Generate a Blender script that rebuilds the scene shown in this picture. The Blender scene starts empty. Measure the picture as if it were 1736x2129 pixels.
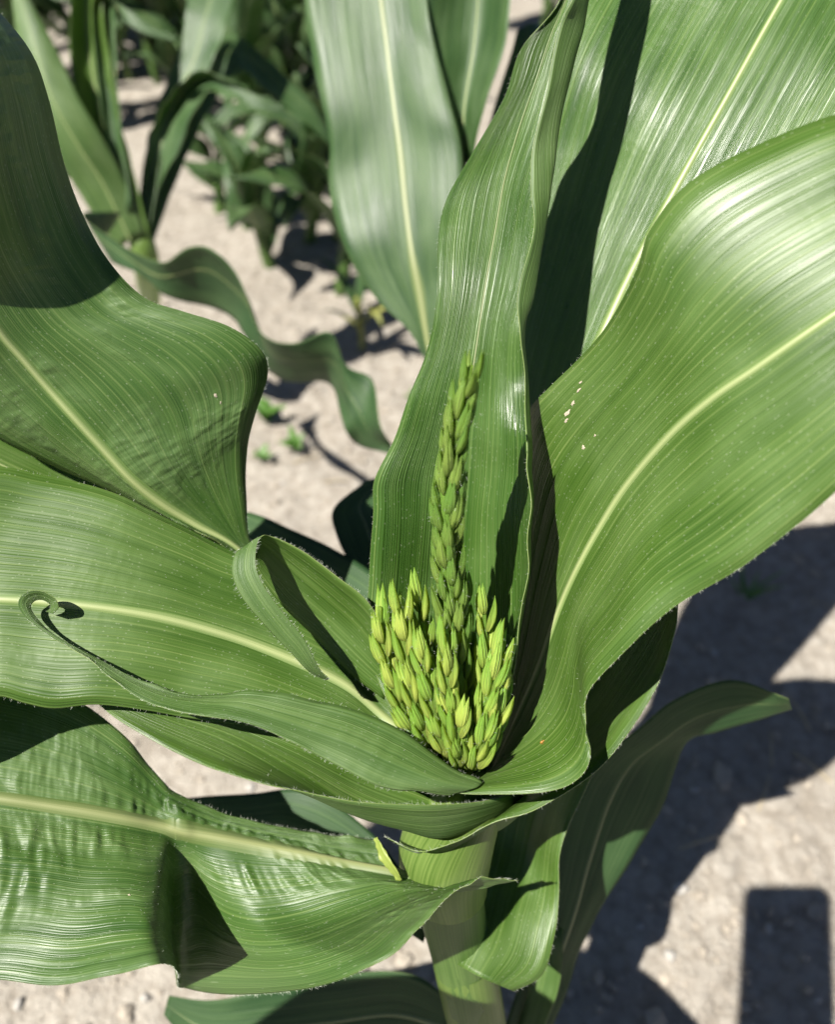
import bpy, math, random
import numpy as np
from mathutils import Vector, Matrix, noise as mnoise

# ------------------------------------------------------------------ camera, sky, sun, exposure
scene = bpy.context.scene
COL = scene.collection
FW, FH, FPX = 1736.0, 2129.0, 1600.0        # measuring frame of the photograph and focal length in its pixels
PITCH = math.radians(45.0)
CAM_H = 0.85
CAM = np.array([0.0, 0.0, CAM_H])
AX = np.array([1.0, 0.0, 0.0])
AU = np.array([0.0, math.sin(PITCH), math.cos(PITCH)])
AF = np.array([0.0, math.cos(PITCH), -math.sin(PITCH)])

cd = bpy.data.cameras.new('camera')
cam = bpy.data.objects.new('camera', cd)
COL.objects.link(cam)
cam.location = CAM
cam.rotation_euler = (math.pi / 2 - PITCH, 0, 0)
cd.sensor_fit = 'VERTICAL'
cd.sensor_height = 36.0
cd.sensor_width = 36.0
cd.lens = FPX / FH * 36.0
cd.clip_start = 0.005
cd.clip_end = 400
cd.dof.use_dof = True
cd.dof.focus_distance = 0.345
cd.dof.aperture_fstop = 5.2
scene.camera = cam

SUN_X, SUN_Y = (1665 - 868) / FPX, (1064.5 - 1870) / FPX     # where shadows run to
sdir = AF + SUN_X * AX + SUN_Y * AU
sdir = sdir / np.linalg.norm(sdir)
world = bpy.data.worlds.new('World')
scene.world = world
world.use_nodes = True
wn = world.node_tree
wn.nodes.clear()
wo = wn.nodes.new('ShaderNodeOutputWorld')
wb = wn.nodes.new('ShaderNodeBackground')
ws = wn.nodes.new('ShaderNodeTexSky')
ws.sky_type = 'NISHITA'
ws.sun_disc = False
ws.sun_elevation = math.asin(-sdir[2])
ws.sun_rotation = math.atan2(-sdir[0], -sdir[1])
ws.air_density = 0.40
ws.dust_density = 0.35
wb.inputs['Strength'].default_value = 0.05
wn.links.new(ws.outputs[0], wb.inputs[0])
wn.links.new(wb.outputs[0], wo.inputs[0])

sl = bpy.data.lights.new('sun', 'SUN')
sl.energy = 5.0
sl.angle = math.radians(0.53)
sl.color = (1.0, 0.955, 0.88)
so = bpy.data.objects.new('sun', sl)
COL.objects.link(so)
so.rotation_euler = Vector(sdir).to_track_quat('-Z', 'Y').to_euler()
so.location = (-2, -2, 4)

scene.view_settings.view_transform = 'Standard'
scene.view_settings.look = 'None'
scene.view_settings.exposure = 1.02
scene.view_settings.gamma = 1.0
scene.view_settings.use_curve_mapping = False
scene.render.engine = 'CYCLES'
scene.cycles.max_bounces = 5
scene.cycles.diffuse_bounces = 2
scene.cycles.glossy_bounces = 3
scene.cycles.transmission_bounces = 4
scene.cycles.caustics_reflective = False
scene.cycles.caustics_refractive = False
scene.cycles.use_adaptive_sampling = True
scene.cycles.adaptive_threshold = 0.02
scene.cycles.use_denoising = True

# ------------------------------------------------------------------ helpers
def W(p):
    """pixel of the measuring frame + distance along the view axis -> world"""
    px, py, d = p
    return CAM + d * (AF + (px - 868.0) / FPX * AX + (1064.5 - py) / FPX * AU)

def ground_at(px, py, z=0.0):
    r = AF + (px - 868.0) / FPX * AX + (1064.5 - py) / FPX * AU
    return CAM + r * ((z - CAM_H) / r[2])

def tag(o, label=None, cat=None, group=None, kind=None):
    if label: o['label'] = label
    if cat: o['category'] = cat
    if group: o['group'] = group
    if kind: o['kind'] = kind
    return o

def mesh_obj(name, verts, faces, mats, parent=None, midx=None, uv=None, smooth=True, quiet=False):
    me = bpy.data.meshes.new(name)
    me.from_pydata([tuple(v) for v in verts], [], faces)
    for m in mats: me.materials.append(m)
    if midx is not None:
        me.polygons.foreach_set('material_index', np.asarray(midx, dtype=np.int32))
    if uv is not None:
        lay = me.uv_layers.new(name='UVMap')
        li = np.empty(len(me.loops), dtype=np.int32)
        me.loops.foreach_get('vertex_index', li)
        lay.data.foreach_set('uv', np.asarray(uv, dtype=np.float32)[li].ravel())
    if smooth:
        me.polygons.foreach_set('use_smooth', np.ones(len(me.polygons), dtype=bool))
    me.update()
    o = bpy.data.objects.new(name, me)
    COL.objects.link(o)
    if parent is not None: attach(o, parent)
    return o

def attach(o, parent):
    o.parent = parent
    o.matrix_parent_inverse = PINV.get(parent.name, Matrix.Identity(4))

PINV = {}
def empty(name, loc, parent=None):
    o = bpy.data.objects.new(name, None)
    COL.objects.link(o)
    o.location = loc
    o.empty_display_size = 0.05
    PINV[o.name] = Matrix.Translation(Vector(loc)).inverted()
    return o

def cr(P, t):
    """Catmull-Rom through the rows of P at parameters t (0..n-1)"""
    P = np.asarray(P, float)
    n = len(P)
    if n == 2:
        t = t[:, None] if P.ndim == 2 else t[:, None, None]
        return P[0] * (1 - t) + P[1] * t
    i = np.clip(np.floor(t).astype(int), 0, n - 2)
    f = t - i
    p0 = np.where((i - 1 < 0).reshape((-1,) + (1,) * (P.ndim - 1)), 2 * P[0] - P[1], P[np.maximum(i - 1, 0)])
    p3 = np.where((i + 2 > n - 1).reshape((-1,) + (1,) * (P.ndim - 1)), 2 * P[n - 1] - P[n - 2], P[np.minimum(i + 2, n - 1)])
    p1, p2 = P[i], P[i + 1]
    f = f.reshape((-1,) + (1,) * (P.ndim - 1))
    return 0.5 * (2 * p1 + (p2 - p0) * f + (2 * p0 - 5 * p1 + 4 * p2 - p3) * f ** 2 + (3 * p1 - p0 - 3 * p2 + p3) * f ** 3)

def grid_normals(G):
    dv = np.gradient(G, axis=0)
    du = np.gradient(G, axis=1)
    N = np.cross(du, dv)
    L = np.linalg.norm(N, axis=2, keepdims=True)
    return N / np.maximum(L, 1e-12)

# ------------------------------------------------------------------ materials
def new_mat(name):
    m = bpy.data.materials.new(name)
    m.use_nodes = True
    nt = m.node_tree
    nt.nodes.clear()
    out = nt.nodes.new('ShaderNodeOutputMaterial')
    return m, nt, out

ALB = 0.77                                   # overall reflectance level of plants and soil
def K3(c): return tuple(x * ALB for x in c)

class NB:
    def __init__(s, nt): s.nt = nt
    def n(s, t, **k):
        nd = s.nt.nodes.new(t)
        for a, v in k.items(): setattr(nd, a, v)
        return nd
    def l(s, a, b): s.nt.links.new(a, b)
    def val(s, sock, v):
        if hasattr(v, 'is_output'): s.l(v, sock)
        else: sock.default_value = v
    def math(s, op, a, b=None, c=None, clamp=False):
        nd = s.n('ShaderNodeMath', operation=op, use_clamp=clamp)
        s.val(nd.inputs[0], a)
        if b is not None: s.val(nd.inputs[1], b)
        if c is not None: s.val(nd.inputs[2], c)
        return nd.outputs[0]
    def mix(s, f, a, b, blend='MIX'):
        nd = s.n('ShaderNodeMix', data_type='RGBA', blend_type=blend)
        s.val(nd.inputs[0], f)
        s.val(nd.inputs[6], a); s.val(nd.inputs[7], b)
        return nd.outputs[2]
    def noise(s, vec, scale, detail=2.0, rough=0.5, dist=0.0, dim='2D'):
        nd = s.n('ShaderNodeTexNoise', noise_dimensions=dim)
        if vec is not None: s.l(vec, nd.inputs['Vector'])
        nd.inputs['Scale'].default_value = scale
        nd.inputs['Detail'].default_value = detail
        nd.inputs['Roughness'].default_value = rough
        nd.inputs['Distortion'].default_value = dist
        return nd.outputs[0]
    def ramp(s, f, a, b, c0=0.0, c1=1.0):
        nd = s.n('ShaderNodeMapRange', clamp=True)
        s.val(nd.inputs[0], f)
        nd.inputs[1].default_value = a; nd.inputs[2].default_value = b
        nd.inputs[3].default_value = c0; nd.inputs[4].default_value = c1
        return nd.outputs[0]
    def scale(s, vec, x, y, z):
        nd = s.n('ShaderNodeVectorMath', operation='MULTIPLY')
        s.l(vec, nd.inputs[0]); nd.inputs[1].default_value = (x, y, z)
        return nd.outputs[0]

def leaf_material(name, dark, light, vein, trans, rough=0.42, tfac=0.2, bump=1.0, crinkle=0.5, specks=0.35, bloom=0.12, lite=False, ribs=1.0, streak=1.0, spec=0.5):
    dark, light, vein, trans = K3(dark), K3(light), K3(vein), K3(trans)
    m, nt, out = new_mat(name)
    b = NB(nt)
    uv = b.n('ShaderNodeUVMap').outputs[0]
    sep = b.n('ShaderNodeSeparateXYZ'); b.l(uv, sep.inputs[0])
    strk = b.noise(b.scale(uv, 1000, 8, 1), 1.0, 2.0, 0.6)      # streaks along the blade
    wide = b.noise(b.scale(uv, 170, 5, 1), 1.0, 1.0, 0.5)
    blot = b.noise(b.scale(uv, 34, 20, 1), 1.0, 2.0, 0.55)
    x = b.math('ADD', sep.outputs[0], b.math('MULTIPLY', b.math('SUBTRACT', wide, 0.5), 0.0030))
    fine = b.math('SINE', b.math('MULTIPLY', x, 2 * math.pi / 0.00125))
    lat = b.math('ABSOLUTE', b.math('SINE', b.math('MULTIPLY', x, math.pi / 0.0036)))
    latline = b.ramp(lat, 0.93, 1.0)
    f = b.math('MULTIPLY_ADD', b.math('SUBTRACT', strk, 0.5), 0.95 * streak, 0.45)
    f = b.math('ADD', f, b.math('MULTIPLY', b.math('SUBTRACT', wide, 0.5), 0.9))
    f = b.math('ADD', f, b.math('MULTIPLY', b.math('SUBTRACT', blot, 0.5), 1.1))
    f = b.math('ADD', f, b.math('MULTIPLY', fine, 0.09), clamp=True)
    col = b.mix(f, (*dark, 1), (*light, 1))
    lv = b.math('MULTIPLY', latline, b.ramp(b.math('ADD', strk, wide), 0.80, 1.30, 0.06, 0.6))
    col = b.mix(lv, col, (*vein, 1))
    if not lite:
        vor = b.n('ShaderNodeTexVoronoi', voronoi_dimensions='2D'); vor.inputs['Scale'].default_value = 1.0
        b.l(b.scale(uv, 430, 260, 1), vor.inputs['Vector'])
        sp = b.math('LESS_THAN', vor.outputs['Distance'], 0.12)
        vs = b.n('ShaderNodeSeparateColor'); b.l(vor.outputs['Color'], vs.inputs[0])
        sp = b.math('MULTIPLY', sp, b.math('GREATER_THAN', vs.outputs[0], 0.70))
        col = b.mix(b.math('MULTIPLY', sp, specks), col, (0.30, 0.35, 0.22, 1))
    bl = b.ramp(b.math('ADD', b.math('MULTIPLY', blot, 0.7), b.math('MULTIPLY', strk, 0.3)), 0.46, 0.72, 0.0, bloom)
    col = b.mix(bl, col, (0.24, 0.30, 0.205, 1))
    h = b.math('MULTIPLY', fine, 0.00004 * ribs)
    h = b.math('ADD', h, b.math('MULTIPLY', latline, 0.00008))
    h = b.math('ADD', h, b.math('MULTIPLY', strk, 0.00019 * streak))
    h = b.math('ADD', h, b.math('MULTIPLY', wide, 0.0006 * streak))
    if not lite:
        crk = b.noise(b.scale(uv, 75, 190, 1), 1.0, 1.0, 0.4)
        cmask = b.ramp(blot, 0.54, 0.68)
        h = b.math('ADD', h, b.math('MULTIPLY', b.math('MULTIPLY', crk, cmask), 0.0016 * crinkle))
    bp = b.n('ShaderNodeBump')
    bp.inputs['Strength'].default_value = 0.75 * bump
    bp.inputs['Distance'].default_value = 1.0
    b.l(h, bp.inputs['Height'])
    pr = b.n('ShaderNodeBsdfPrincipled')
    b.l(col, pr.inputs['Base Color'])
    rg = b.math('MULTIPLY_ADD', b.math('SUBTRACT', blot, 0.5), 0.25, rough, clamp=True)
    b.l(rg, pr.inputs['Roughness'])
    pr.inputs['Specular IOR Level'].default_value = spec
    b.l(bp.outputs[0], pr.inputs['Normal'])
    ts = b.n('ShaderNodeBsdfTranslucent')
    ts.inputs[0].default_value = (*trans, 1); b.l(bp.outputs[0], ts.inputs[1])
    mx = b.n('ShaderNodeMixShader'); mx.inputs[0].default_value = tfac
    b.l(pr.outputs[0], mx.inputs[1]); b.l(ts.outputs[0], mx.inputs[2])
    b.l(mx.outputs[0], out.inputs[0])
    return m

def simple_leafy(name, c0, c1, rough=0.45, trans=None, tfac=0.25, su=400, sv=8, bump=0.0004, coord='UV'):
    c0, c1 = K3(c0), K3(c1)
    m, nt, out = new_mat(name)
    b = NB(nt)
    if coord == 'UV': vec = b.n('ShaderNodeUVMap').outputs[0]
    else: vec = b.n('ShaderNodeTexCoord').outputs['Object']
    s = b.noise(b.scale(vec, su, sv, su if coord != 'UV' else 1), 1.0, 3.0, 0.6)
    s2 = b.noise(b.scale(vec, 30, 20, 30), 1.0, 2.0, 0.5)
    f = b.math('ADD', b.ramp(s, 0.3, 0.7), b.math('MULTIPLY', b.math('SUBTRACT', s2, 0.5), 0.9), clamp=True)
    col = b.mix(f, (*c0, 1), (*c1, 1))
    bp = b.n('ShaderNodeBump'); bp.inputs['Strength'].default_value = 0.6; bp.inputs['Distance'].default_value = bump
    b.l(s, bp.inputs['Height'])
    pr = b.n('ShaderNodeBsdfPrincipled')
    b.l(col, pr.inputs['Base Color']); pr.inputs['Roughness'].default_value = rough
    b.l(bp.outputs[0], pr.inputs['Normal'])
    if trans:
        ts = b.n('ShaderNodeBsdfTranslucent'); ts.inputs[0].default_value = (*trans, 1)
        mx = b.n('ShaderNodeMixShader'); mx.inputs[0].default_value = tfac
        b.l(pr.outputs[0], mx.inputs[1]); b.l(ts.outputs[0], mx.inputs[2]); b.l(mx.outputs[0], out.inputs[0])
    else: b.l(pr.outputs[0], out.inputs[0])
    return m

M = {}
M['upper'] = leaf_material('leaf_upper', (0.046, 0.112, 0.020), (0.124, 0.226, 0.048), (0.25, 0.34, 0.11), (0.30, 0.52, 0.06), crinkle=1.0)
M['fresh'] = leaf_material('leaf_fresh', (0.052, 0.118, 0.014), (0.126, 0.226, 0.040), (0.25, 0.34, 0.10), (0.32, 0.56, 0.06), rough=0.40, bloom=0.07, crinkle=0.15)
M['under'] = leaf_material('leaf_under', (0.068, 0.140, 0.030), (0.138, 0.235, 0.058), (0.22, 0.32, 0.10), (0.26, 0.50, 0.06), rough=0.50, bloom=0.10, specks=0.2, crinkle=0.1)
M['ribbed'] = leaf_material('leaf_ribbed', (0.042, 0.108, 0.015), (0.110, 0.216, 0.040), (0.22, 0.32, 0.09), (0.28, 0.54, 0.05), rough=0.31, bloom=0.06, ribs=3.5, crinkle=0.2, streak=1.35)
M['shade_dark'] = leaf_material('leaf_shade_dark', (0.022, 0.062, 0.020), (0.062, 0.125, 0.042), (0.13, 0.20, 0.08), (0.16, 0.34, 0.06), rough=0.52, lite=True, tfac=0.10, bloom=0.02, spec=0.22)  # darker green that paints deep shade onto the low and ribbon blades
M['rim'] = simple_leafy('leaf_rim', (0.20, 0.29, 0.08), (0.32, 0.41, 0.14), trans=(0.4, 0.6, 0.12))
def midrib_material(name, core, edge, rough):
    core, edge = K3(core), K3(edge)
    m, nt, out = new_mat(name)
    b = NB(nt)
    uv = b.n('ShaderNodeUVMap').outputs[0]
    sep = b.n('ShaderNodeSeparateXYZ'); b.l(uv, sep.inputs[0])
    st = b.noise(b.scale(uv, 1.0, 3.0, 1), 9.0, 2.0, 0.6)
    a = b.math('ABSOLUTE', b.math('SUBTRACT', sep.outputs[0], 0.06))
    a = b.math('ADD', a, b.math('MULTIPLY', b.math('SUBTRACT', b.noise(b.scale(uv, 14.0, 5.0, 1), 1.0, 2.0, 0.7), 0.5), 0.75))
    f = b.ramp(a, 0.05, 0.72)
    col = b.mix(f, (*core, 1), (*edge, 1))
    col = b.mix(b.ramp(st, 0.35, 0.7, 0, 0.35), col, tuple(0.5 * (p + q) for p, q in zip(core, edge)) + (1,))
    pr = b.n('ShaderNodeBsdfPrincipled'); b.l(col, pr.inputs['Base Color']); pr.inputs['Roughness'].default_value = rough
    b.l(pr.outputs[0], out.inputs[0])
    return m
M['midrib'] = midrib_material('midrib', (0.40, 0.46, 0.20), (0.11, 0.195, 0.04), 0.42)
M['midrib_dull'] = midrib_material('midrib_dull', (0.30, 0.33, 0.14), (0.10, 0.16, 0.04), 0.45)
M['sheath'] = simple_leafy('sheath', (0.11, 0.20, 0.035), (0.24, 0.35, 0.085), rough=0.4, trans=(0.4, 0.6, 0.12), su=900, sv=6)
M['stalk'] = simple_leafy('stalk', (0.06, 0.13, 0.022), (0.13, 0.22, 0.05), rough=0.45, su=900, sv=6)
M['ligule'] = simple_leafy('ligule', (0.30, 0.40, 0.07), (0.42, 0.50, 0.12), trans=(0.5, 0.65, 0.1), su=600, sv=60)
M['hair'] = simple_leafy('hair', (0.55, 0.6, 0.48), (0.7, 0.74, 0.62), rough=0.5, trans=(0.7, 0.75, 0.6))
M['far_leaf'] = leaf_material('far_leaf', (0.034, 0.088, 0.024), (0.085, 0.165, 0.048), (0.16, 0.25, 0.08), (0.24, 0.48, 0.06), rough=0.47, lite=True)
M['far_under'] = leaf_material('far_under', (0.07, 0.135, 0.045), (0.13, 0.215, 0.075), (0.2, 0.3, 0.1), (0.24, 0.46, 0.06), rough=0.5, lite=True)
M['dry_tip'] = simple_leafy('dry_tip', (0.28, 0.22, 0.10), (0.42, 0.34, 0.18), trans=(0.5, 0.4, 0.2))
M['yellow_leaf'] = simple_leafy('yellow_leaf', (0.30, 0.34, 0.07), (0.45, 0.45, 0.14), trans=(0.5, 0.5, 0.12))
M['weed'] = simple_leafy('weed', (0.08, 0.21, 0.03), (0.15, 0.31, 0.055), trans=(0.3, 0.55, 0.06), su=200, sv=200)

def spikelet_material(name, base, tip, trans):
    base, tip = K3(base), K3(tip)
    m, nt, out = new_mat(name)
    b = NB(nt)
    uv = b.n('ShaderNodeUVMap').outputs[0]
    sep = b.n('ShaderNodeSeparateXYZ'); b.l(uv, sep.inputs[0])
    oi = b.n('ShaderNodeObjectInfo').outputs['Random']
    st = b.noise(b.scale(uv, 850, 60, 1), 1.0, 2.0, 0.6)
    t = b.ramp(sep.outputs[1], 0.0, 0.0125)
    t = b.math('ADD', t, b.math('MULTIPLY', b.math('SUBTRACT', st, 0.5), 1.8))
    t = b.math('ADD', t, b.math('MULTIPLY', b.math('SUBTRACT', oi, 0.5), 0.9), clamp=True)
    col = b.mix(t, (*base, 1), (*tip, 1))
    col = b.mix(b.ramp(st, 0.60, 0.78, 0, 0.5), col, (0.40, 0.46, 0.17, 1))
    bp = b.n('ShaderNodeBump'); bp.inputs['Strength'].default_value = 0.9; bp.inputs['Distance'].default_value = 0.0009
    b.l(st, bp.inputs['Height'])
    pr = b.n('ShaderNodeBsdfPrincipled'); b.l(col, pr.inputs['Base Color'])
    pr.inputs['Roughness'].default_value = 0.58; b.l(bp.outputs[0], pr.inputs['Normal'])
    ts = b.n('ShaderNodeBsdfTranslucent'); ts.inputs[0].default_value = (*trans, 1)
    mx = b.n('ShaderNodeMixShader'); mx.inputs[0].default_value = 0.38
    b.l(pr.outputs[0], mx.inputs[1]); b.l(ts.outputs[0], mx.inputs[2]); b.l(mx.outputs[0], out.inputs[0])
    return m
M['spikelet'] = spikelet_material('spikelet', (0.66, 0.76, 0.16), (0.28, 0.54, 0.075), (0.80, 0.94, 0.16))
M['spikelet_top'] = spikelet_material('spikelet_top', (0.36, 0.50, 0.10), (0.18, 0.36, 0.06), (0.6, 0.8, 0.10))

def soil_material():
    m, nt, out = new_mat('soil')
    b = NB(nt)
    p = b.n('ShaderNodeTexCoord').outputs['Object']
    n1 = b.noise(p, 3.0, 4.0, 0.6, dim='3D')
    n2 = b.noise(p, 45.0, 5.0, 0.65, dim='3D')
    n3 = b.noise(p, 260.0, 4.0, 0.6, dim='3D')
    f = b.math('ADD', b.math('MULTIPLY', n1, 0.35), b.math('MULTIPLY', n2, 0.65))
    col = b.mix(b.ramp(f, 0.32, 0.68), (0.21, 0.183, 0.150, 1), (0.445, 0.41, 0.355, 1))
    col = b.mix(b.ramp(n3, 0.3, 0.75, 0.0, 0.5), col, (0.45, 0.41, 0.35, 1))
    vor = b.n('ShaderNodeTexVoronoi'); b.l(p, vor.inputs['Vector']); vor.inputs['Scale'].default_value = 70
    dk = b.ramp(vor.outputs['Distance'], 0.45, 0.75, 0.0, 0.35)
    col = b.mix(dk, col, (0.17, 0.14, 0.105, 1))
    h = b.math('ADD', b.math('MULTIPLY', n2, 0.012), b.math('MULTIPLY', n3, 0.004))
    bp = b.n('ShaderNodeBump'); bp.inputs['Strength'].default_value = 0.9; bp.inputs['Distance'].default_value = 1.0
    b.l(h, bp.inputs['Height'])
    pr = b.n('ShaderNodeBsdfPrincipled')
    b.l(col, pr.inputs['Base Color']); pr.inputs['Roughness'].default_value = 0.95
    pr.inputs['Specular IOR Level'].default_value = 0.15
    b.l(bp.outputs[0], pr.inputs['Normal'])
    b.l(pr.outputs[0], out.inputs[0])
    return m
M['soil'] = soil_material()
def plain(name, c, rough, var=0.2):
    m, nt, out = new_mat(name)
    b = NB(nt)
    p = b.n('ShaderNodeTexCoord').outputs['Object']
    n = b.noise(p, 120.0, 3.0, 0.6, dim='3D')
    col = b.mix(n, tuple(x * (1 - var) for x in c) + (1,), tuple(min(1, x * (1 + var)) for x in c) + (1,))
    pr = b.n('ShaderNodeBsdfPrincipled'); b.l(col, pr.inputs['Base Color']); pr.inputs['Roughness'].default_value = rough
    b.l(pr.outputs[0], out.inputs[0])
    return m
M['stone'] = plain('stone', (0.38, 0.36, 0.325), 0.85, 0.25)
M['clod'] = plain('clod', (0.335, 0.295, 0.24), 0.95, 0.3)
M['scar'] = plain('scar', (0.45, 0.385, 0.295), 0.8, 0.2)
M['straw'] = plain('straw', (0.40, 0.335, 0.22), 0.8, 0.2)
M['beetle'] = plain('beetle', (0.30, 0.15, 0.03), 0.3, 0.3)
M['phone'] = plain('phone_case', (0.03, 0.03, 0.035), 0.4, 0.1)
M['glass'] = plain('phone_glass', (0.01, 0.01, 0.012), 0.08, 0.05)

# ------------------------------------------------------------------ ground
def ground_height(x, y):
    v = Vector((x, y, 0))
    h = 0.018 * mnoise.noise(v * 2.2) + 0.010 * mnoise.noise(v * 7.0) + 0.006 * mnoise.noise(v * 21.0) + 0.003 * mnoise.noise(v * 55.0)
    return h

def build_ground():
    def axis(lo, hi, step, far_lo, far_hi):
        a = list(np.arange(lo, hi + 1e-6, step))
        s = step
        x = hi
        while x < far_hi:
            s *= 1.25; x += s; a.append(x)
        s = step; x = lo
        while x > far_lo:
            s *= 1.25; x -= s; a.insert(0, x)
        return a
    xs = axis(-1.6, 1.5, 0.0105, -150, 150)
    ys = axis(-0.3, 3.0, 0.0105, -150, 150)
    nx, ny = len(xs), len(ys)
    verts = []
    for y in ys:
        for x in xs:
            verts.append((x, y, ground_height(x, y)))
    faces = [(j * nx + i, j * nx + i + 1, (j + 1) * nx + i + 1, (j + 1) * nx + i) for j in range(ny - 1) for i in range(nx - 1)]
    g = mesh_obj('ground', verts, faces, [M['soil']])
    tag(g, 'pale dry crumbly field soil under the corn', 'soil', kind='structure')
build_ground()

def ico(sub=1):
    import bmesh
    bm = bmesh.new()
    bmesh.ops.create_icosphere(bm, subdivisions=sub, radius=1)
    v = np.array([x.co[:] for x in bm.verts]); f = [tuple(q.index for q in p.verts) for p in bm.faces]
    bm.free()
    return v, f
IV, IF = ico(1)
IV2, IF2 = ico(2)

def soil_crumbs():
    rnd = np.random.RandomState(4)
    V, F = [], []
    n = 9000
    for k in range(n):
        if k < 7200: x, y = rnd.uniform(-0.9, 1.3), rnd.uniform(-0.1, 1.7)
        else: x, y = rnd.uniform(-1.6, 1.4), rnd.uniform(0.9, 3.0)
        r = 0.0018 + 0.0060 * rnd.rand() ** 3
        if rnd.rand() < 0.03: r *= 2.0
        sc = r * rnd.uniform(0.65, 1.25, 3)
        sc[2] *= 0.8
        a = rnd.rand() * 6.28
        v = IV * (1 + 0.22 * rnd.randn(len(IV), 1)) * sc
        v = np.stack([v[:, 0] * math.cos(a) - v[:, 1] * math.sin(a), v[:, 0] * math.sin(a) + v[:, 1] * math.cos(a), v[:, 2]], 1)
        v += (x, y, ground_height(x, y) + r * 0.25)
        o = len(V) * len(IV)
        V.append(v); F += [tuple(i + o for i in f) for f in IF]
    tag(mesh_obj('soil_crumbs', np.concatenate(V), F, [M['clod']], smooth=False), 'small loose crumbs of dry soil strewn over the field', 'soil', kind='stuff')
soil_crumbs()

# ------------------------------------------------------------------ leaf builder
def hairs(name, pts, dirs, length, width, parent, seed=0, curl=0.5):
    rnd = np.random.RandomState(seed)
    V, F = [], []
    for p, d in zip(pts, dirs):
        d = d + 0.45 * rnd.randn(3)
        d /= np.linalg.norm(d)
        L = length * rnd.uniform(0.4, 1.25)
        s = np.cross(d, CAM - p); s /= (np.linalg.norm(s) + 1e-9)
        bend = np.array([0, 0, -1.0]) * L * 0.25 * curl * rnd.rand() + rnd.randn(3) * L * 0.08
        a, c, e = p, p + d * L * 0.55 + bend * 0.3, p + d * L + bend
        w = width * rnd.uniform(0.7, 1.2)
        o = len(V)
        V += [a - s * w, a + s * w, c + s * w * 0.7, c - s * w * 0.7, e]
        F += [(o, o + 1, o + 2, o + 3), (o + 3, o + 2, o + 4)]
    if not V: return
    o = mesh_obj(name, V, F, [M['hair']], parent)
    tag(o, kind='stuff')
    return o

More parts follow.
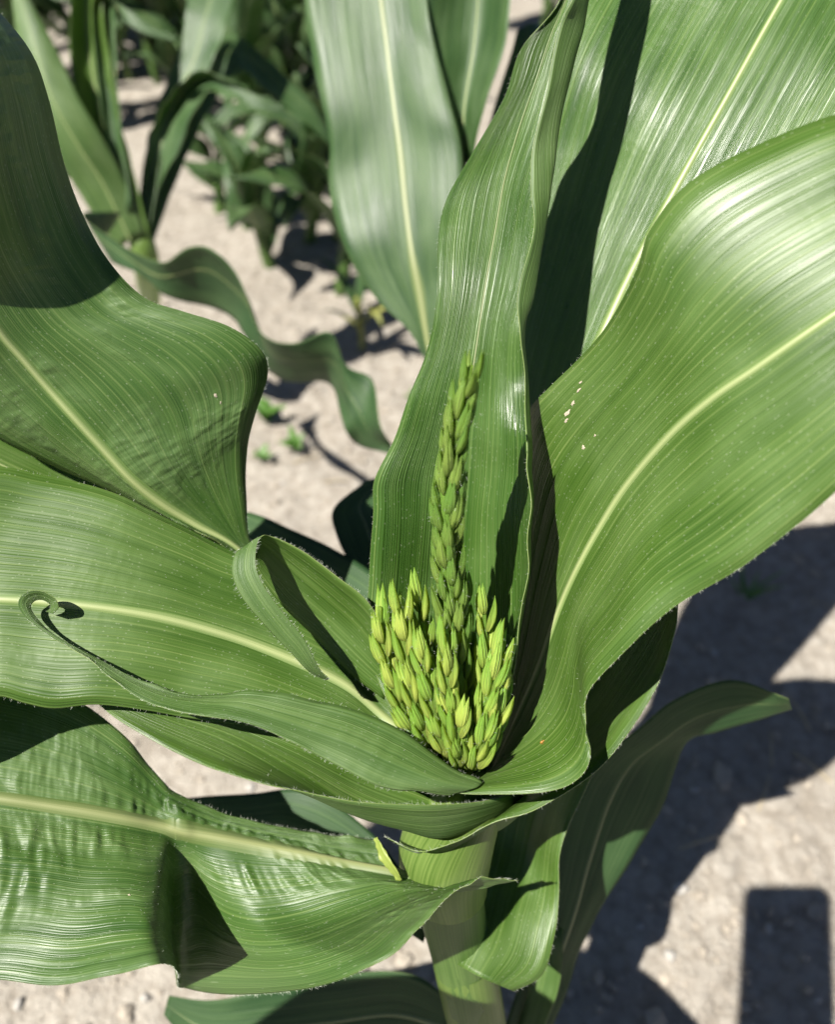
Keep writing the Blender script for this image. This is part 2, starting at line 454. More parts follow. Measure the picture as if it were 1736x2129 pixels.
LEAFDATA = {}
def leaf(parent, rows, mid=1, nv=7, nu=7, flip=False, thick=0.00035, mats=('upper', 'under', 'rim'), label=None,
         rib=(0.0042, 0.0012), rib_mat='midrib', ripple=0.0012, rip_len=0.045, edge=0.0014, edge_len=0.028, seed=1,
         hair=None, surf_hair=0, hair_len=0.0014, fine=0.0004, world=False, name='leaf', keep=None, pucker=0.0):
    """rows: base to tip, each a list of points across the blade (pixel, pixel, distance)"""
    C = np.array([[(p if world else W(p)) for p in r] for r in rows])
    R, K = C.shape[:2]
    tv = np.linspace(0, R - 1, (R - 1) * nv + 1)
    tu = np.linspace(0, K - 1, (K - 1) * nu + 1)
    G = cr(C, tv)
    G = np.swapaxes(cr(np.swapaxes(G, 0, 1), tu), 0, 1)
    n0, n1 = G.shape[:2]
    N = grid_normals(G)
    vis = (N * (CAM - G)).sum()
    s = 1.0 if vis > 0 else -1.0
    if flip: s = -s
    N = N * s
    # arc lengths for uv
    um = mid * nu
    seg = np.linalg.norm(np.diff(G, axis=1), axis=2)
    half = np.concatenate([np.zeros((n0, 1)), np.cumsum(seg, axis=1)], 1)
    half = half - half[:, um:um + 1]
    wl, wr = np.percentile(-half[:, 0], 80), np.percentile(half[:, -1], 80)
    un = np.where(half < 0, half / np.maximum(-half[:, :1], 1e-6), half / np.maximum(half[:, -1:], 1e-6))
    ucoord = un * np.where(un < 0, wl, wr)
    vlen = np.concatenate([[0], np.cumsum(np.linalg.norm(np.diff(G[:, um], axis=0), axis=1))])
    vcoord = np.repeat(vlen[:, None], n1, 1)
    # natural unevenness along the normal
    rnd = random.Random(seed)
    off = Vector((rnd.uniform(-50, 50), rnd.uniform(-50, 50), rnd.uniform(-50, 50)))
    D = np.zeros((n0, n1))
    au = np.abs(un)
    for i in range(n0):
        for j in range(n1):
            x, v = ucoord[i, j], vcoord[i, j]
            a = mnoise.noise(Vector((x / rip_len * 0.8, v / rip_len, 0)) + off)
            e = mnoise.noise(Vector((3.1 * (1 if x > 0 else -1), v / edge_len, 7.7)) + off)
            c = mnoise.noise(Vector((x * 350, v * 60, 3.3)) + off)
            pk = 0.0
            if pucker and 0.12 < au[i, j] < 0.95:
                mk = mnoise.noise(Vector((x * 85, v * 14, 9.1)) + off) - 0.10
                if mk > 0: pk = pucker * min(1.0, mk * 3.5) * mnoise.noise(Vector((x * 75, v * 270, 5.5)) + off)
            D[i, j] = pk + ripple * a * min(1, au[i, j] * 2.2) + edge * e * max(0, (au[i, j] - 0.55) / 0.45) ** 1.5 + fine * c * 0.5 * min(1, au[i, j] * 4)
    # shrink where blade is narrow (base / tip)
    wid = (half[:, -1] - half[:, 0])
    D *= np.clip(wid / (0.6 * np.max(wid)), 0, 1)[:, None]
    # edge width jitter
    G = G + N * D[..., None]
    N = grid_normals(G) * s
    Gb = G - N * thick
    verts = np.concatenate([G.reshape(-1, 3), Gb.reshape(-1, 3)])
    uvs = np.stack([ucoord.ravel() + 0.5, vcoord.ravel()], 1)
    uvs = np.concatenate([uvs, uvs])
    T = n0 * n1
    faces, mi = [], []
    for i in range(n0 - 1):
        for j in range(n1 - 1):
            a, b_, c, d = i * n1 + j, i * n1 + j + 1, (i + 1) * n1 + j + 1, (i + 1) * n1 + j
            q = (a, b_, c, d) if s > 0 else (d, c, b_, a)
            faces.append(q); mi.append(0)
            faces.append(tuple(T + k for k in reversed(q))); mi.append(1)
    def rim(seq):
        for a, b_ in zip(seq[:-1], seq[1:]):
            q = (a, T + a, T + b_, b_) if s > 0 else (b_, T + b_, T + a, a)
            faces.append(q); mi.append(2)
    rim([i * n1 for i in range(n0 - 1, -1, -1)])
    rim([i * n1 + n1 - 1 for i in range(n0)])
    rim([(n0 - 1) * n1 + j for j in range(n1 - 1, -1, -1)])
    rim(list(range(n1)))
    o = mesh_obj(name, verts, faces, [M[k] for k in mats], parent, mi, uvs)
    if label: o['label'] = label
    # midrib: a low tapering ridge on the blade
    if rib:
        w0, h0 = rib
        prof = [(-1, -0.18), (-0.8, 0.10), (-0.5, 0.5), (-0.22, 0.9), (0.05, 1.0), (0.3, 0.85), (0.55, 0.45), (0.8, 0.10), (1, -0.18)]
        V, F, U = [], [], []
        for i in range(n0):
            t = vlen[i] / vlen[-1]
            tp = max(0.04, (1 - t) ** 0.85)
            # direction across the blade at the rib
            side = G[i, min(um + 1, n1 - 1)] - G[i, max(um - 1, 0)]
            side = side / (np.linalg.norm(side) + 1e-9)
            wi = min(w0 * tp, 0.42 * wid[i])
            for a, hh in prof:
                V.append(G[i, um] + side * a * wi * 0.5 + N[i, um] * (hh * h0 * tp))
                U.append((a, vlen[i]))
        k = len(prof)
        for i in range(n0 - 1):
            for j in range(k - 1):
                q = (i * k + j, i * k + j + 1, (i + 1) * k + j + 1, (i + 1) * k + j)
                F.append(q if s > 0 else q[::-1])
        mesh_obj('midrib', V, F, [M[rib_mat]], o, uv=U)
    # margin hairs
    rs = np.random.RandomState(seed + 100)
    if hair:
        pts, dirs = [], []
        for side_, dens in hair:
            j, jn = (0, 1) if side_ == 'L' else (n1 - 1, n1 - 2)
            for i in range(n0 - 1):
                L = np.linalg.norm(G[i + 1, j] - G[i, j])
                for _ in range(rs.poisson(dens * L * 1000)):
                    t = rs.rand()
                    p = G[i, j] * (1 - t) + G[i + 1, j] * t
                    d = p - (G[i, jn] * (1 - t) + G[i + 1, jn] * t)
                    d = d / (np.linalg.norm(d) + 1e-9)
                    pts.append(p); dirs.append(d + 0.25 * N[i, j])
        hairs('margin_hairs', pts, dirs, hair_len, 0.000045, o, seed)
    if surf_hair:
        pts, dirs = [], []
        for _ in range(surf_hair):
            i, j = rs.randint(0, n0 - 1), rs.randint(0, n1 - 1)
            a, c = rs.rand(), rs.rand()
            p = (G[i, j] * (1 - a) + G[i + 1, j] * a) * (1 - c) + (G[i, j + 1] * (1 - a) + G[i + 1, j + 1] * a) * c
            pts.append(p); dirs.append(N[i, j] * 0.7 + 0.6 * rs.randn(3))
        hairs('surface_hairs', pts, dirs, hair_len * 0.55, 0.000045, o, seed + 7)
    if keep: LEAFDATA[keep] = (G, N, un)
    return o

def tube(name, pts, radii, mat, parent, nseg=20, ellipse=1.0, uvscale=1.0, cap=True, sub=5, world=False):
    P = np.array([p if world else W(p) for p in pts])
    t = np.linspace(0, len(P) - 1, (len(P) - 1) * sub + 1)
    C = cr(P, t); r = cr(np.array(radii)[:, None], t)[:, 0]
    V, F, U = [], [], []
    T = np.gradient(C, axis=0); T /= np.linalg.norm(T, axis=1, keepdims=True)
    ref = np.array([1.0, 0.2, 0.1])
    L = 0
    for i in range(len(C)):
        a = np.cross(T[i], ref); a /= np.linalg.norm(a)
        b_ = np.cross(T[i], a)
        if i: L += np.linalg.norm(C[i] - C[i - 1])
        for k in range(nseg):
            q = 2 * math.pi * k / nseg
            V.append(C[i] + r[i] * (math.cos(q) * a + ellipse * math.sin(q) * b_))
            U.append((abs(k / nseg - 0.5) * 2 * 0.06 * uvscale, L))
    for i in range(len(C) - 1):
        for k in range(nseg):
            k2 = (k + 1) % nseg
            F.append((i * nseg + k, i * nseg + k2, (i + 1) * nseg + k2, (i + 1) * nseg + k))
    if cap:
        F.append(tuple(range(nseg))[::-1]); F.append(tuple((len(C) - 1) * nseg + k for k in range(nseg)))
    return mesh_obj(name, V, F, [M[mat]], parent, uv=U)

# ------------------------------------------------------------------ the plant in front
stalk_px = [(985, 1612, 0.372), (958, 1690, 0.384), (945, 1780, 0.396), (945, 1870, 0.410), (962, 1990, 0.432), (985, 2110, 0.458)]
foot = W((985, 2110, 0.458)); prev = W((962, 1990, 0.432))
dirn = (foot - prev) / np.linalg.norm(foot - prev)
base_w = foot + dirn * ((foot[2] + 0.02) / -dirn[2])
base_w = np.array([base_w[0] * 0.9, base_w[1] + 0.04, -0.02])
main = empty('corn_plant', (base_w[0], base_w[1], 0.0))
tag(main, 'corn plant with a yellow-green young tassel rising out of its whorl of wide leaves', 'corn plant')

midp = 0.5 * (foot + base_w)
SP = [W(p) for p in stalk_px] + [midp, base_w]
tube('stalk', SP, [0.010, 0.0155, 0.0165, 0.016, 0.016, 0.016, 0.0165, 0.018], 'stalk', main, world=True, sub=8)

# right blade, sweeping up to the right
leaf(main, [
    [(985, 1560, .388), (1008, 1640, .366), (893, 1641, .338)],
    [(1010, 1480, .400), (1052, 1545, .378), (1000, 1652, .332)],
    [(1035, 1360, .405), (1088, 1465, .382), (1130, 1646, .326)],
    [(1052, 1240, .405), (1120, 1390, .381), (1202, 1619, .321)],
    [(1062, 1130, .402), (1146, 1312, .376), (1227, 1570, .320)],
    [(1070, 1020, .396), (1171, 1245, .370), (1214, 1500, .330)],
    [(1084, 910, .386), (1200, 1182, .362), (1222, 1438, .325)],
    [(1102, 850, .373), (1242, 1105, .352), (1300, 1360, .313)],
    [(1147, 800, .360), (1302, 1010, .337), (1400, 1262, .302)],
    [(1250, 695, .335), (1392, 905, .315), (1540, 1180, .286)],
    [(1322, 565, .311), (1480, 828, .298), (1645, 1100, .274)],
    [(1350, 478, .303), (1572, 765, .286), (1735, 1025, .265)],
    [(1432, 380, .296), (1680, 690, .275), (1850, 920, .256)],
    [(1592, 293, .287), (1800, 610, .266), (1960, 800, .250)],
    [(1760, 235, .279), (1930, 530, .261), (2070, 690, .248)],
    [(1980, 230, .274), (2120, 450, .262), (2220, 590, .252)],
    [(2250, 330, .275), (2320, 470, .27), (2370, 570, .265)],
    [(2480, 560, .29), (2490, 610, .29), (2500, 660, .290)]],
    seed=11, mats=('fresh', 'under', 'rim'), rib=(0.0082, 0.0010), hair=[('R', 0.9), ('L', 0.4)], surf_hair=260,
    label='wide blade sweeping up to the right with a pale cream midrib', ripple=0.0016, keep='right')

# blade standing behind the tassel, its right margin folded over
leaf(main, [
    [(930, 1600, 0.3520), (980, 1606, 0.3720), (995, 1604, 0.3620), (996, 1600, 0.3520), (992, 1594, 0.3460)],
    [(850, 1540, 0.3520), (955, 1545, 0.3860), (1010, 1540, 0.3720), (1026, 1532, 0.3560), (1027, 1530, 0.3450)],
    [(797, 1440, 0.3660), (935, 1435, 0.4000), (1040, 1430, 0.3780), (1066, 1422, 0.3560), (1067, 1420, 0.3400)],
    [(766, 1310, 0.3740), (928, 1300, 0.4020), (1060, 1300, 0.3780), (1091, 1292, 0.3540), (1089, 1290, 0.3370)],
    [(768, 1195, 0.3770), (932, 1190, 0.4000), (1060, 1190, 0.3740), (1097, 1190, 0.3520), (1094, 1190, 0.3360)],
    [(776, 1060, 0.3760), (942, 1080, 0.3930), (1052, 1080, 0.3700), (1093, 1080, 0.3500), (1089, 1080, 0.3360)],
    [(781, 995, 0.3730), (952, 985, 0.3860), (1056, 990, 0.3660), (1100, 990, 0.3480), (1096, 990, 0.3350)],
    [(818, 915, 0.3730), (962, 890, 0.3770), (1058, 905, 0.3610), (1103, 918, 0.3460), (1094, 912, 0.3350)],
    [(850, 825, 0.3680), (980, 790, 0.3690), (1054, 795, 0.3650), (1094, 800, 0.3570), (1086, 795, 0.3490)],
    [(886, 735, 0.3660), (995, 690, 0.3670), (1050, 690, 0.3630), (1088, 686, 0.3550), (1080, 690, 0.3470)],
    [(907, 630, 0.3660), (1010, 590, 0.3670), (1064, 588, 0.3630), (1112, 615, 0.3550), (1082, 600, 0.3470)],
    [(911, 500, 0.3680), (1030, 480, 0.3690), (1085, 480, 0.3650), (1133, 505, 0.3570), (1110, 480, 0.3490)],
    [(928, 415, 0.3700), (1050, 370, 0.3710), (1100, 378, 0.3670), (1150, 375, 0.3590), (1107, 400, 0.3510)],
    [(987, 310, 0.3710), (1080, 265, 0.3720), (1125, 275, 0.3680), (1168, 232, 0.3600), (1110, 300, 0.3520)],
    [(1050, 200, 0.3700), (1115, 165, 0.3710), (1150, 160, 0.3670), (1192, 130, 0.3590), (1138, 170, 0.3510)],
    [(1085, 100, 0.3670), (1145, 75, 0.3680), (1178, 80, 0.3640), (1214, 62, 0.3560), (1165, 55, 0.3480)],
    [(1163, 5, 0.3640), (1180, -10, 0.3660), (1205, -5, 0.3610), (1226, -8, 0.3520), (1192, -10, 0.3440)],
    [(1190, -120, 0.3620), (1212, -125, 0.3630), (1235, -120, 0.3580), (1252, -120, 0.3500), (1225, -120, 0.3430)],
    [(1215, -260, 0.3590), (1240, -265, 0.3600), (1262, -260, 0.3560), (1280, -255, 0.3490), (1262, -255, 0.3440)],
    [(1250, -400, 0.3560), (1270, -402, 0.3570), (1288, -400, 0.3540), (1300, -400, 0.3490), (1290, -398, 0.3450)],
    [(1330, -580, 0.3520), (1333, -580, 0.3520), (1336, -580, 0.3510), (1340, -580, 0.3500), (1338, -580, 0.3490)]],
    mid=1, nu=6, seed=23, mats=('ribbed', 'under', 'rim'), rib=(0.0018, 0.0003), rib_mat='midrib_dull', hair=[('R', 0.8), ('L', 0.5)], surf_hair=260,
    label='channelled blade standing upright behind the tassel, one margin folded over', ripple=0.0026, edge=0.0026, fine=0.0006, keep='behind')

# broad blade leaning back to the upper right
leaf(main, [
    [(960, 1350, 0.430), (1010, 1380, 0.427), (1060, 1390, 0.417)],
    [(962, 1150, 0.444), (1090, 1180, 0.432), (1180, 1230, 0.418)],
    [(985, 980, 0.443), (1150, 960, 0.425), (1290, 1060, 0.405)],
    [(1010, 780, 0.444), (1212, 790, 0.419), (1400, 910, 0.397)],
    [(1035, 600, 0.445), (1276, 642, 0.417), (1500, 765, 0.393)],
    [(1065, 400, 0.442), (1346, 500, 0.411), (1575, 630, 0.386)],
    [(1100, 210, 0.436), (1425, 356, 0.404), (1660, 485, 0.380)],
    [(1155, 40, 0.429), (1510, 205, 0.397), (1745, 330, 0.373)],
    [(1260, -140, 0.422), (1625, 0, 0.390), (1860, 130, 0.366)],
    [(1430, -290, 0.412), (1750, -200, 0.382), (1980, -80, 0.360)],
    [(1640, -420, 0.402), (1890, -380, 0.378), (2090, -270, 0.360)],
    [(2050, -600, 0.385), (2110, -590, 0.385), (2170, -560, 0.385)]],
    seed=37, mats=('ribbed', 'under', 'rim'), rib=(0.0092, 0.0013), ripple=0.0048, fine=0.0006, rip_len=0.062, surf_hair=120,
    label='broad glossy blade leaning back to the upper right with a white-green midrib', keep='back')

# upper left blade
leaf(main, [
    [(800, 1400, .415), (790, 1435, .410), (770, 1450, .405)],
    [(640, 1260, .422), (625, 1290, .416), (600, 1300, .410)],
    [(530, 1150, .416), (505, 1150, .411), (480, 1150, .404)],
    [(512, 1030, .408), (405, 1090, .402), (420, 1108, .396)],
    [(514, 935, .400), (333, 1045, .393), (345, 1078, .398)],
    [(530, 860, .392), (272, 996, .385), (215, 1015, .400)],
    [(556, 780, .384), (207, 926, .377), (120, 975, .396)],
    [(543, 728, .376), (152, 866, .370), (40, 935, .390)],
    [(480, 681, .371), (100, 808, .364), (-40, 890, .382)],
    [(385, 650, .368), (50, 750, .356), (-120, 835, .372)],
    [(302, 620, .366), (0, 692, .347), (-180, 770, .350)],
    [(232, 552, .362), (-55, 605, .334), (-240, 680, .335)],
    [(182, 470, .357), (-105, 510, .316), (-290, 580, .318)],
    [(132, 335, .350), (-150, 380, .296), (-330, 430, .300)],
    [(98, 200, .344), (-180, 240, .282), (-350, 270, .288)],
    [(62, 100, .338), (-200, 100, .274), (-360, 110, .28)],
    [(0, 25, .332), (-240, -40, .270), (-380, -60, .276)],
    [(-120, -80, .32), (-310, -180, .275), (-420, -200, .28)],
    [(-430, -420, .29), (-450, -430, .29), (-470, -440, .29)]],
    seed=41, rib=(0.0090, 0.0011), hair=[('L', 0.8)], surf_hair=300, label='wide blade curling over at the upper left with a pale midrib', ripple=0.0014, keep='upleft')

# blade under it, mostly hidden
leaf(main, [
    [(760, 1390, .440), (755, 1420, .435), (750, 1450, .43)],
    [(520, 1130, .440), (500, 1190, .435), (480, 1240, .43)],
    [(330, 1030, .430), (310, 1100, .422), (290, 1170, .414)],
    [(120, 925, .418), (100, 1010, .408), (80, 1090, .398)],
    [(-60, 830, .405), (-80, 930, .395), (-100, 1010, .385)],
    [(-300, 760, .39), (-310, 830, .385), (-320, 880, .38)],
    [(-520, 740, .39), (-525, 750, .39), (-530, 760, .39)]],
    seed=43, mats=('fresh', 'under', 'rim'), rib=(0.004, 0.0008), label='bright blade glimpsed between two wide left-hand blades')

# middle left blade
leaf(main, [
    [(900, 1540, .374), (905, 1575, .366), (900, 1605, .358)],
    [(800, 1400, .384), (800, 1492, .378), (800, 1580, .357)],
    [(745, 1290, .386), (720, 1425, .379), (690, 1555, .355)],
    [(655, 1215, .385), (630, 1380, .376), (590, 1525, .354)],
    [(560, 1170, .381), (520, 1336, .371), (490, 1505, .352)],
    [(480, 1143, .376), (430, 1307, .365), (390, 1492, .349)],
    [(395, 1100, .371), (340, 1284, .359), (300, 1476, .345)],
    [(310, 1060, .366), (250, 1268, .354), (200, 1465, .341)],
    [(245, 1028, .362), (160, 1257, .350), (112, 1473, .338)],
    [(165, 1003, .359), (75, 1250, .347), (52, 1463, .336)],
    [(80, 986, .356), (0, 1246, .344), (-10, 1449, .334)],
    [(0, 970, .352), (-90, 1245, .341), (-95, 1478, .331)],
    [(-150, 965, .344), (-250, 1255, .334), (-230, 1565, .326)],
    [(-350, 1010, .335), (-430, 1270, .33), (-430, 1545, .325)],
    [(-820, 1330, .34), (-830, 1345, .34), (-840, 1360, .34)]],
    seed=53, mats=('fresh', 'under', 'rim'), rib=(0.0096, 0.0010), hair=[('L', 0.35), ('R', 0.5)], surf_hair=420,
    label='wide bright blade reaching straight left from the whorl', ripple=0.0018, keep='midleft')

# torn strip folded over the middle left blade
leaf(main, [
    [(800, 1300, .352), (800, 1380, .368), (800, 1455, .370)],
    [(758, 1243, .351), (745, 1310, .366), (735, 1405, .371)],
    [(700, 1198, .349), (685, 1255, .363), (660, 1330, .370)],
    [(640, 1152, .347), (620, 1200, .359), (590, 1262, .367)],
    [(592, 1125, .345), (572, 1155, .354), (545, 1205, .361)],
    [(562, 1114, .342), (545, 1130, .348), (524, 1163, .354)],
    [(547, 1112, .338), (531, 1121, .341), (512, 1143, .345)],
    [(536, 1124, 0.337), (517, 1131, 0.338), (494, 1144, 0.339)],
    [(531, 1150, 0.334), (508, 1157, 0.335), (483, 1165, 0.336)],
    [(532, 1182, 0.332), (508, 1192, 0.333), (484, 1202, 0.334)],
    [(548, 1218, 0.331), (526, 1230, 0.332), (505, 1246, 0.333)],
    [(575, 1256, 0.331), (553, 1270, 0.332), (534, 1282, 0.333)],
    [(612, 1302, 0.332), (592, 1318, 0.333), (573, 1326, 0.334)],
    [(634, 1332, 0.333), (618, 1346, 0.334), (603, 1356, 0.335)],
    [(652, 1368, 0.335), (641, 1376, 0.336), (630, 1386, 0.337)],
    [(666, 1394, 0.338), (658, 1398, 0.339), (650, 1402, 0.340)],
    [(684, 1412, 0.341), (681, 1413, 0.342), (678, 1414, 0.343)]],
    seed=59, nv=6, rib=None, mats=('under', 'fresh', 'rim'), hair=[('L', 1.6), ('R', 0.9)], hair_len=0.0017, ripple=0.0006, edge=0.0005, rip_len=0.02,
    label='pale strip of blade folded sharply back on itself', surf_hair=80)

# narrow leaf with a curled tip
leaf(main, [
    [(1005, 1627, 0.340), (985, 1640, 0.334), (935, 1649, 0.333)],
    [(952, 1599, 0.338), (915, 1627, 0.328), (868, 1648, 0.326)],
    [(862, 1535, 0.338), (822, 1592, 0.326), (790, 1636, 0.322)],
    [(780, 1492, 0.338), (735, 1552, 0.326), (695, 1589, 0.321)],
    [(700, 1464, 0.337), (645, 1520, 0.326), (602, 1541, 0.321)],
    [(620, 1447, 0.336), (565, 1493, 0.326), (522, 1505, 0.322)],
    [(540, 1437, 0.335), (485, 1470, 0.327), (440, 1489, 0.322)],
    [(462, 1441, 0.335), (412, 1463, 0.329), (360, 1478, 0.325)],
    [(390, 1442, 0.335), (340, 1450, 0.331), (290, 1450, 0.328)],
    [(310, 1421, 0.336), (272, 1421, 0.333), (237, 1414, 0.331)],
    [(240, 1389, 0.338), (215, 1385, 0.336), (192, 1377, 0.335)],
    [(185, 1358, 0.340), (165, 1352, 0.338), (140, 1345, 0.337)],
    [(130, 1331, 0.339), (107, 1318, 0.337), (86, 1311, 0.337)],
    [(86, 1297, 0.339), (66, 1287, 0.337), (48, 1277, 0.337)],
    [(64, 1266, 0.339), (51, 1258, 0.337), (37, 1252, 0.336)],
    [(70, 1251, 0.339), (61, 1242, 0.337), (53, 1232, 0.335)],
    [(86, 1247, 0.340), (84, 1238, 0.338), (84, 1229, 0.336)],
    [(100, 1254, 0.341), (106, 1248, 0.339), (112, 1243, 0.337)],
    [(103, 1263, 0.342), (112, 1263, 0.340), (121, 1262, 0.338)],
    [(95, 1272, 0.343), (103, 1274, 0.342), (110, 1276, 0.341)]],
    seed=61, nv=12, pucker=0.0006, rib=None, mats=('under', 'fresh', 'rim'), hair=[('L', 0.7), ('R', 1.0)], ripple=0.0008, edge=0.0016, edge_len=0.011,
    label='narrow leaf lying across the whorl with its tip curled into a hook', surf_hair=200, keep='curl')

# leaf cupping the front of the whorl, hairy margin
leaf(main, [
    [(1090, 1590, .400), (1095, 1660, .392), (1085, 1630, .372)],
    [(1030, 1600, .388), (1040, 1695, .374), (1030, 1660, .352)],
    [(950, 1600, .386), (936, 1740, .364), (900, 1672, .336)],
    [(860, 1560, .384), (850, 1722, .361), (780, 1667, .332)],
    [(760, 1525, .380), (745, 1682, .357), (650, 1651, .329)],
    [(640, 1495, .372), (610, 1600, .352), (520, 1622, .328)],
    [(520, 1475, .370), (480, 1530, .356), (400, 1579, .337)],
    [(400, 1455, .366), (360, 1490, .356), (305, 1532, .343)],
    [(290, 1435, .362), (265, 1455, .356), (234, 1489, .348)],
    [(200, 1410, .360), (190, 1422, .358), (180, 1440, .356)]],
    seed=67, rib=None, mats=('fresh', 'under', 'rim'), hair=[('R', 2.2)], hair_len=0.0019, ripple=0.0008, edge=0.0009, surf_hair=160,
    label='leaf cupped round the front of the whorl with a hairy pale margin')

# dark blade wrapping below the right blade
leaf(main, [
    [(960, 1700, .402), (880, 1772, .374), (800, 1742, .384)],
    [(1000, 1640, .412), (975, 1752, .376), (868, 1765, .358)],
    [(1030, 1570, .420), (1080, 1690, .395), (943, 1750, .349)],
    [(1060, 1480, .425), (1130, 1600, .408), (1020, 1713, .347)],
    [(1090, 1390, .428), (1180, 1500, .415), (1108, 1680, .347)],
    [(1120, 1300, .428), (1230, 1410, .418), (1220, 1619, .350)],
    [(1160, 1220, .426), (1280, 1320, .417), (1295, 1538, .356)],
    [(1210, 1140, .420), (1330, 1240, .412), (1368, 1420, .364)],
    [(1270, 1060, .412), (1385, 1160, .405), (1404, 1305, .368)],
    [(1340, 990, .402), (1440, 1080, .397), (1418, 1190, .372)],
    [(1430, 930, .392), (1500, 1000, .388), (1500, 1070, .372)],
    [(1570, 880, .38), (1575, 890, .38), (1580, 900, .38)]],
    seed=71, rib=(0.004, 0.0008), mats=('fresh', 'under', 'rim'), hair=[('R', 1.6)], hair_len=0.0018, ripple=0.001,
    label='shaded blade wrapping the stalk below the widest right-hand blade')

# lower left blade
leaf(main, [
    [(782, 1742, 0.402), (838, 1818, 0.386), (960, 1850, 0.366), (1078, 1822, 0.362)],
    [(700, 1738, 0.402), (722, 1796, 0.390), (850, 1855, 0.368), (1010, 1828, 0.350)],
    [(620, 1725, 0.402), (622, 1775, 0.391), (745, 1885, 0.367), (948, 1858, 0.342)],
    [(540, 1712, 0.400), (532, 1757, 0.391), (635, 1912, 0.368), (872, 1930, 0.327)],
    [(470, 1694, 0.398), (462, 1743, 0.389), (545, 1925, 0.368), (785, 2003, 0.320)],
    [(425, 1676, 0.396), (412, 1733, 0.387), (475, 1925, 0.378), (650, 2053, 0.337)],
    [(385, 1657, 0.395), (386, 1728, 0.385), (412, 1915, 0.389), (480, 2069, 0.380)],
    [(355, 1642, 0.394), (363, 1723, 0.384), (366, 1908, 0.383), (380, 2056, 0.400)],
    [(338, 1625, 0.393), (338, 1718, 0.383), (346, 1903, 0.352), (368, 2022, 0.346)],
    [(312, 1592, 0.392), (309, 1712, 0.381), (310, 1890, 0.342), (330, 2004, 0.318)],
    [(265, 1537, 0.390), (256, 1701, 0.376), (250, 1870, 0.343), (220, 2026, 0.317)],
    [(190, 1475, 0.387), (180, 1687, 0.371), (170, 1850, 0.346), (105, 2046, 0.319)],
    [(110, 1430, 0.383), (90, 1673, 0.366), (80, 1840, 0.344), (0, 2037, 0.323)],
    [(20, 1400, 0.378), (0, 1660, 0.361), (-20, 1830, 0.341), (-110, 2030, 0.320)],
    [(-150, 1380, 0.370), (-165, 1640, 0.354), (-180, 1800, 0.336), (-260, 1990, 0.315)],
    [(-380, 1440, 0.355), (-390, 1620, 0.346), (-400, 1740, 0.335), (-440, 1850, 0.320)],
    [(-760, 1600, 0.350), (-765, 1605, 0.350), (-770, 1610, 0.350), (-775, 1615, 0.350)]],
    mid=1, nv=16, nu=12, pucker=0.0022, seed=73, rib=(0.0150, 0.0024), rib_mat='midrib_dull', hair=[('R', 1.0), ('L', 1.3)], surf_hair=1100, hair_len=0.0016, ripple=0.0018, edge=0.0028, edge_len=0.016, fine=0.0006,
    label='lowest left blade with a thick olive midrib and a sharp buckled fold', keep='lowleft')

# blade turned down at the right of the stalk
leaf(main, [
    [(938, 1998, .412), (1000, 2032, .400), (1068, 2061, .405)],
    [(962, 1930, .418), (1038, 1965, .410), (1128, 2026, .407)],
    [(985, 1850, .432), (1062, 1880, .425), (1152, 1950, .411)],
    [(1005, 1760, .452), (1088, 1790, .444), (1163, 1865, .416)],
    [(1020, 1680, .452), (1112, 1690, .444), (1165, 1785, .419)],
    [(1035, 1600, .450), (1140, 1600, .442), (1185, 1705, .421)],
    [(1060, 1520, .446), (1175, 1510, .438), (1230, 1610, .422)],
    [(1120, 1430, .442), (1200, 1440, .438), (1250, 1500, .428)],
    [(1220, 1360, .44), (1225, 1370, .44), (1230, 1380, .44)]],
    seed=79, rib=None, mats=('fresh', 'under', 'rim'), hair=[('R', 0.7)], label='short blade folded down beside the stalk, half in sun')

# low shaded leaf reaching right
leaf(main, [
    [(1010, 2230, 0.509), (1065, 2230, 0.515), (1110, 2230, 0.523)],
    [(1060, 2100, 0.509), (1120, 2100, 0.515), (1170, 2080, 0.523)],
    [(1130, 1900, 0.506), (1190, 1915, 0.512), (1238, 1905, 0.520)],
    [(1160, 1760, 0.502), (1226, 1790, 0.508), (1300, 1812, 0.516)],
    [(1190, 1650, 0.497), (1266, 1672, 0.503), (1372, 1690, 0.511)],
    [(1240, 1578, 0.492), (1312, 1592, 0.498), (1405, 1600, 0.506)],
    [(1320, 1520, 0.486), (1376, 1542, 0.492), (1432, 1540, 0.500)],
    [(1400, 1456, 0.480), (1450, 1492, 0.486), (1490, 1522, 0.494)],
    [(1520, 1416, 0.474), (1550, 1466, 0.480), (1570, 1500, 0.488)],
    [(1640, 1455, 0.469), (1644, 1465, 0.475), (1648, 1475, 0.483)]],
    mats=('shade_dark', 'shade_dark', 'rim'), rib_mat='midrib_dull', seed=83, rib=(0.005, 0.001), label='low blade in deep shade reaching right towards the bare soil')

# lit stub beside the stalk foot
leaf(main, [
    [(1040, 2260, .52), (1075, 2260, .515), (1110, 2260, .51)],
    [(1070, 2160, .51), (1105, 2150, .505), (1130, 2150, .50)],
    [(1095, 2070, .505), (1130, 2060, .498), (1160, 2060, .49)],
    [(1118, 1995, .50), (1143, 1990, .495), (1168, 1990, .488)],
    [(1135, 1930, .505), (1150, 1925, .503), (1170, 1930, .50)]],
    seed=89, rib=None, mats=('under', 'under', 'rim'), label='short lit blade base low beside the stalk')

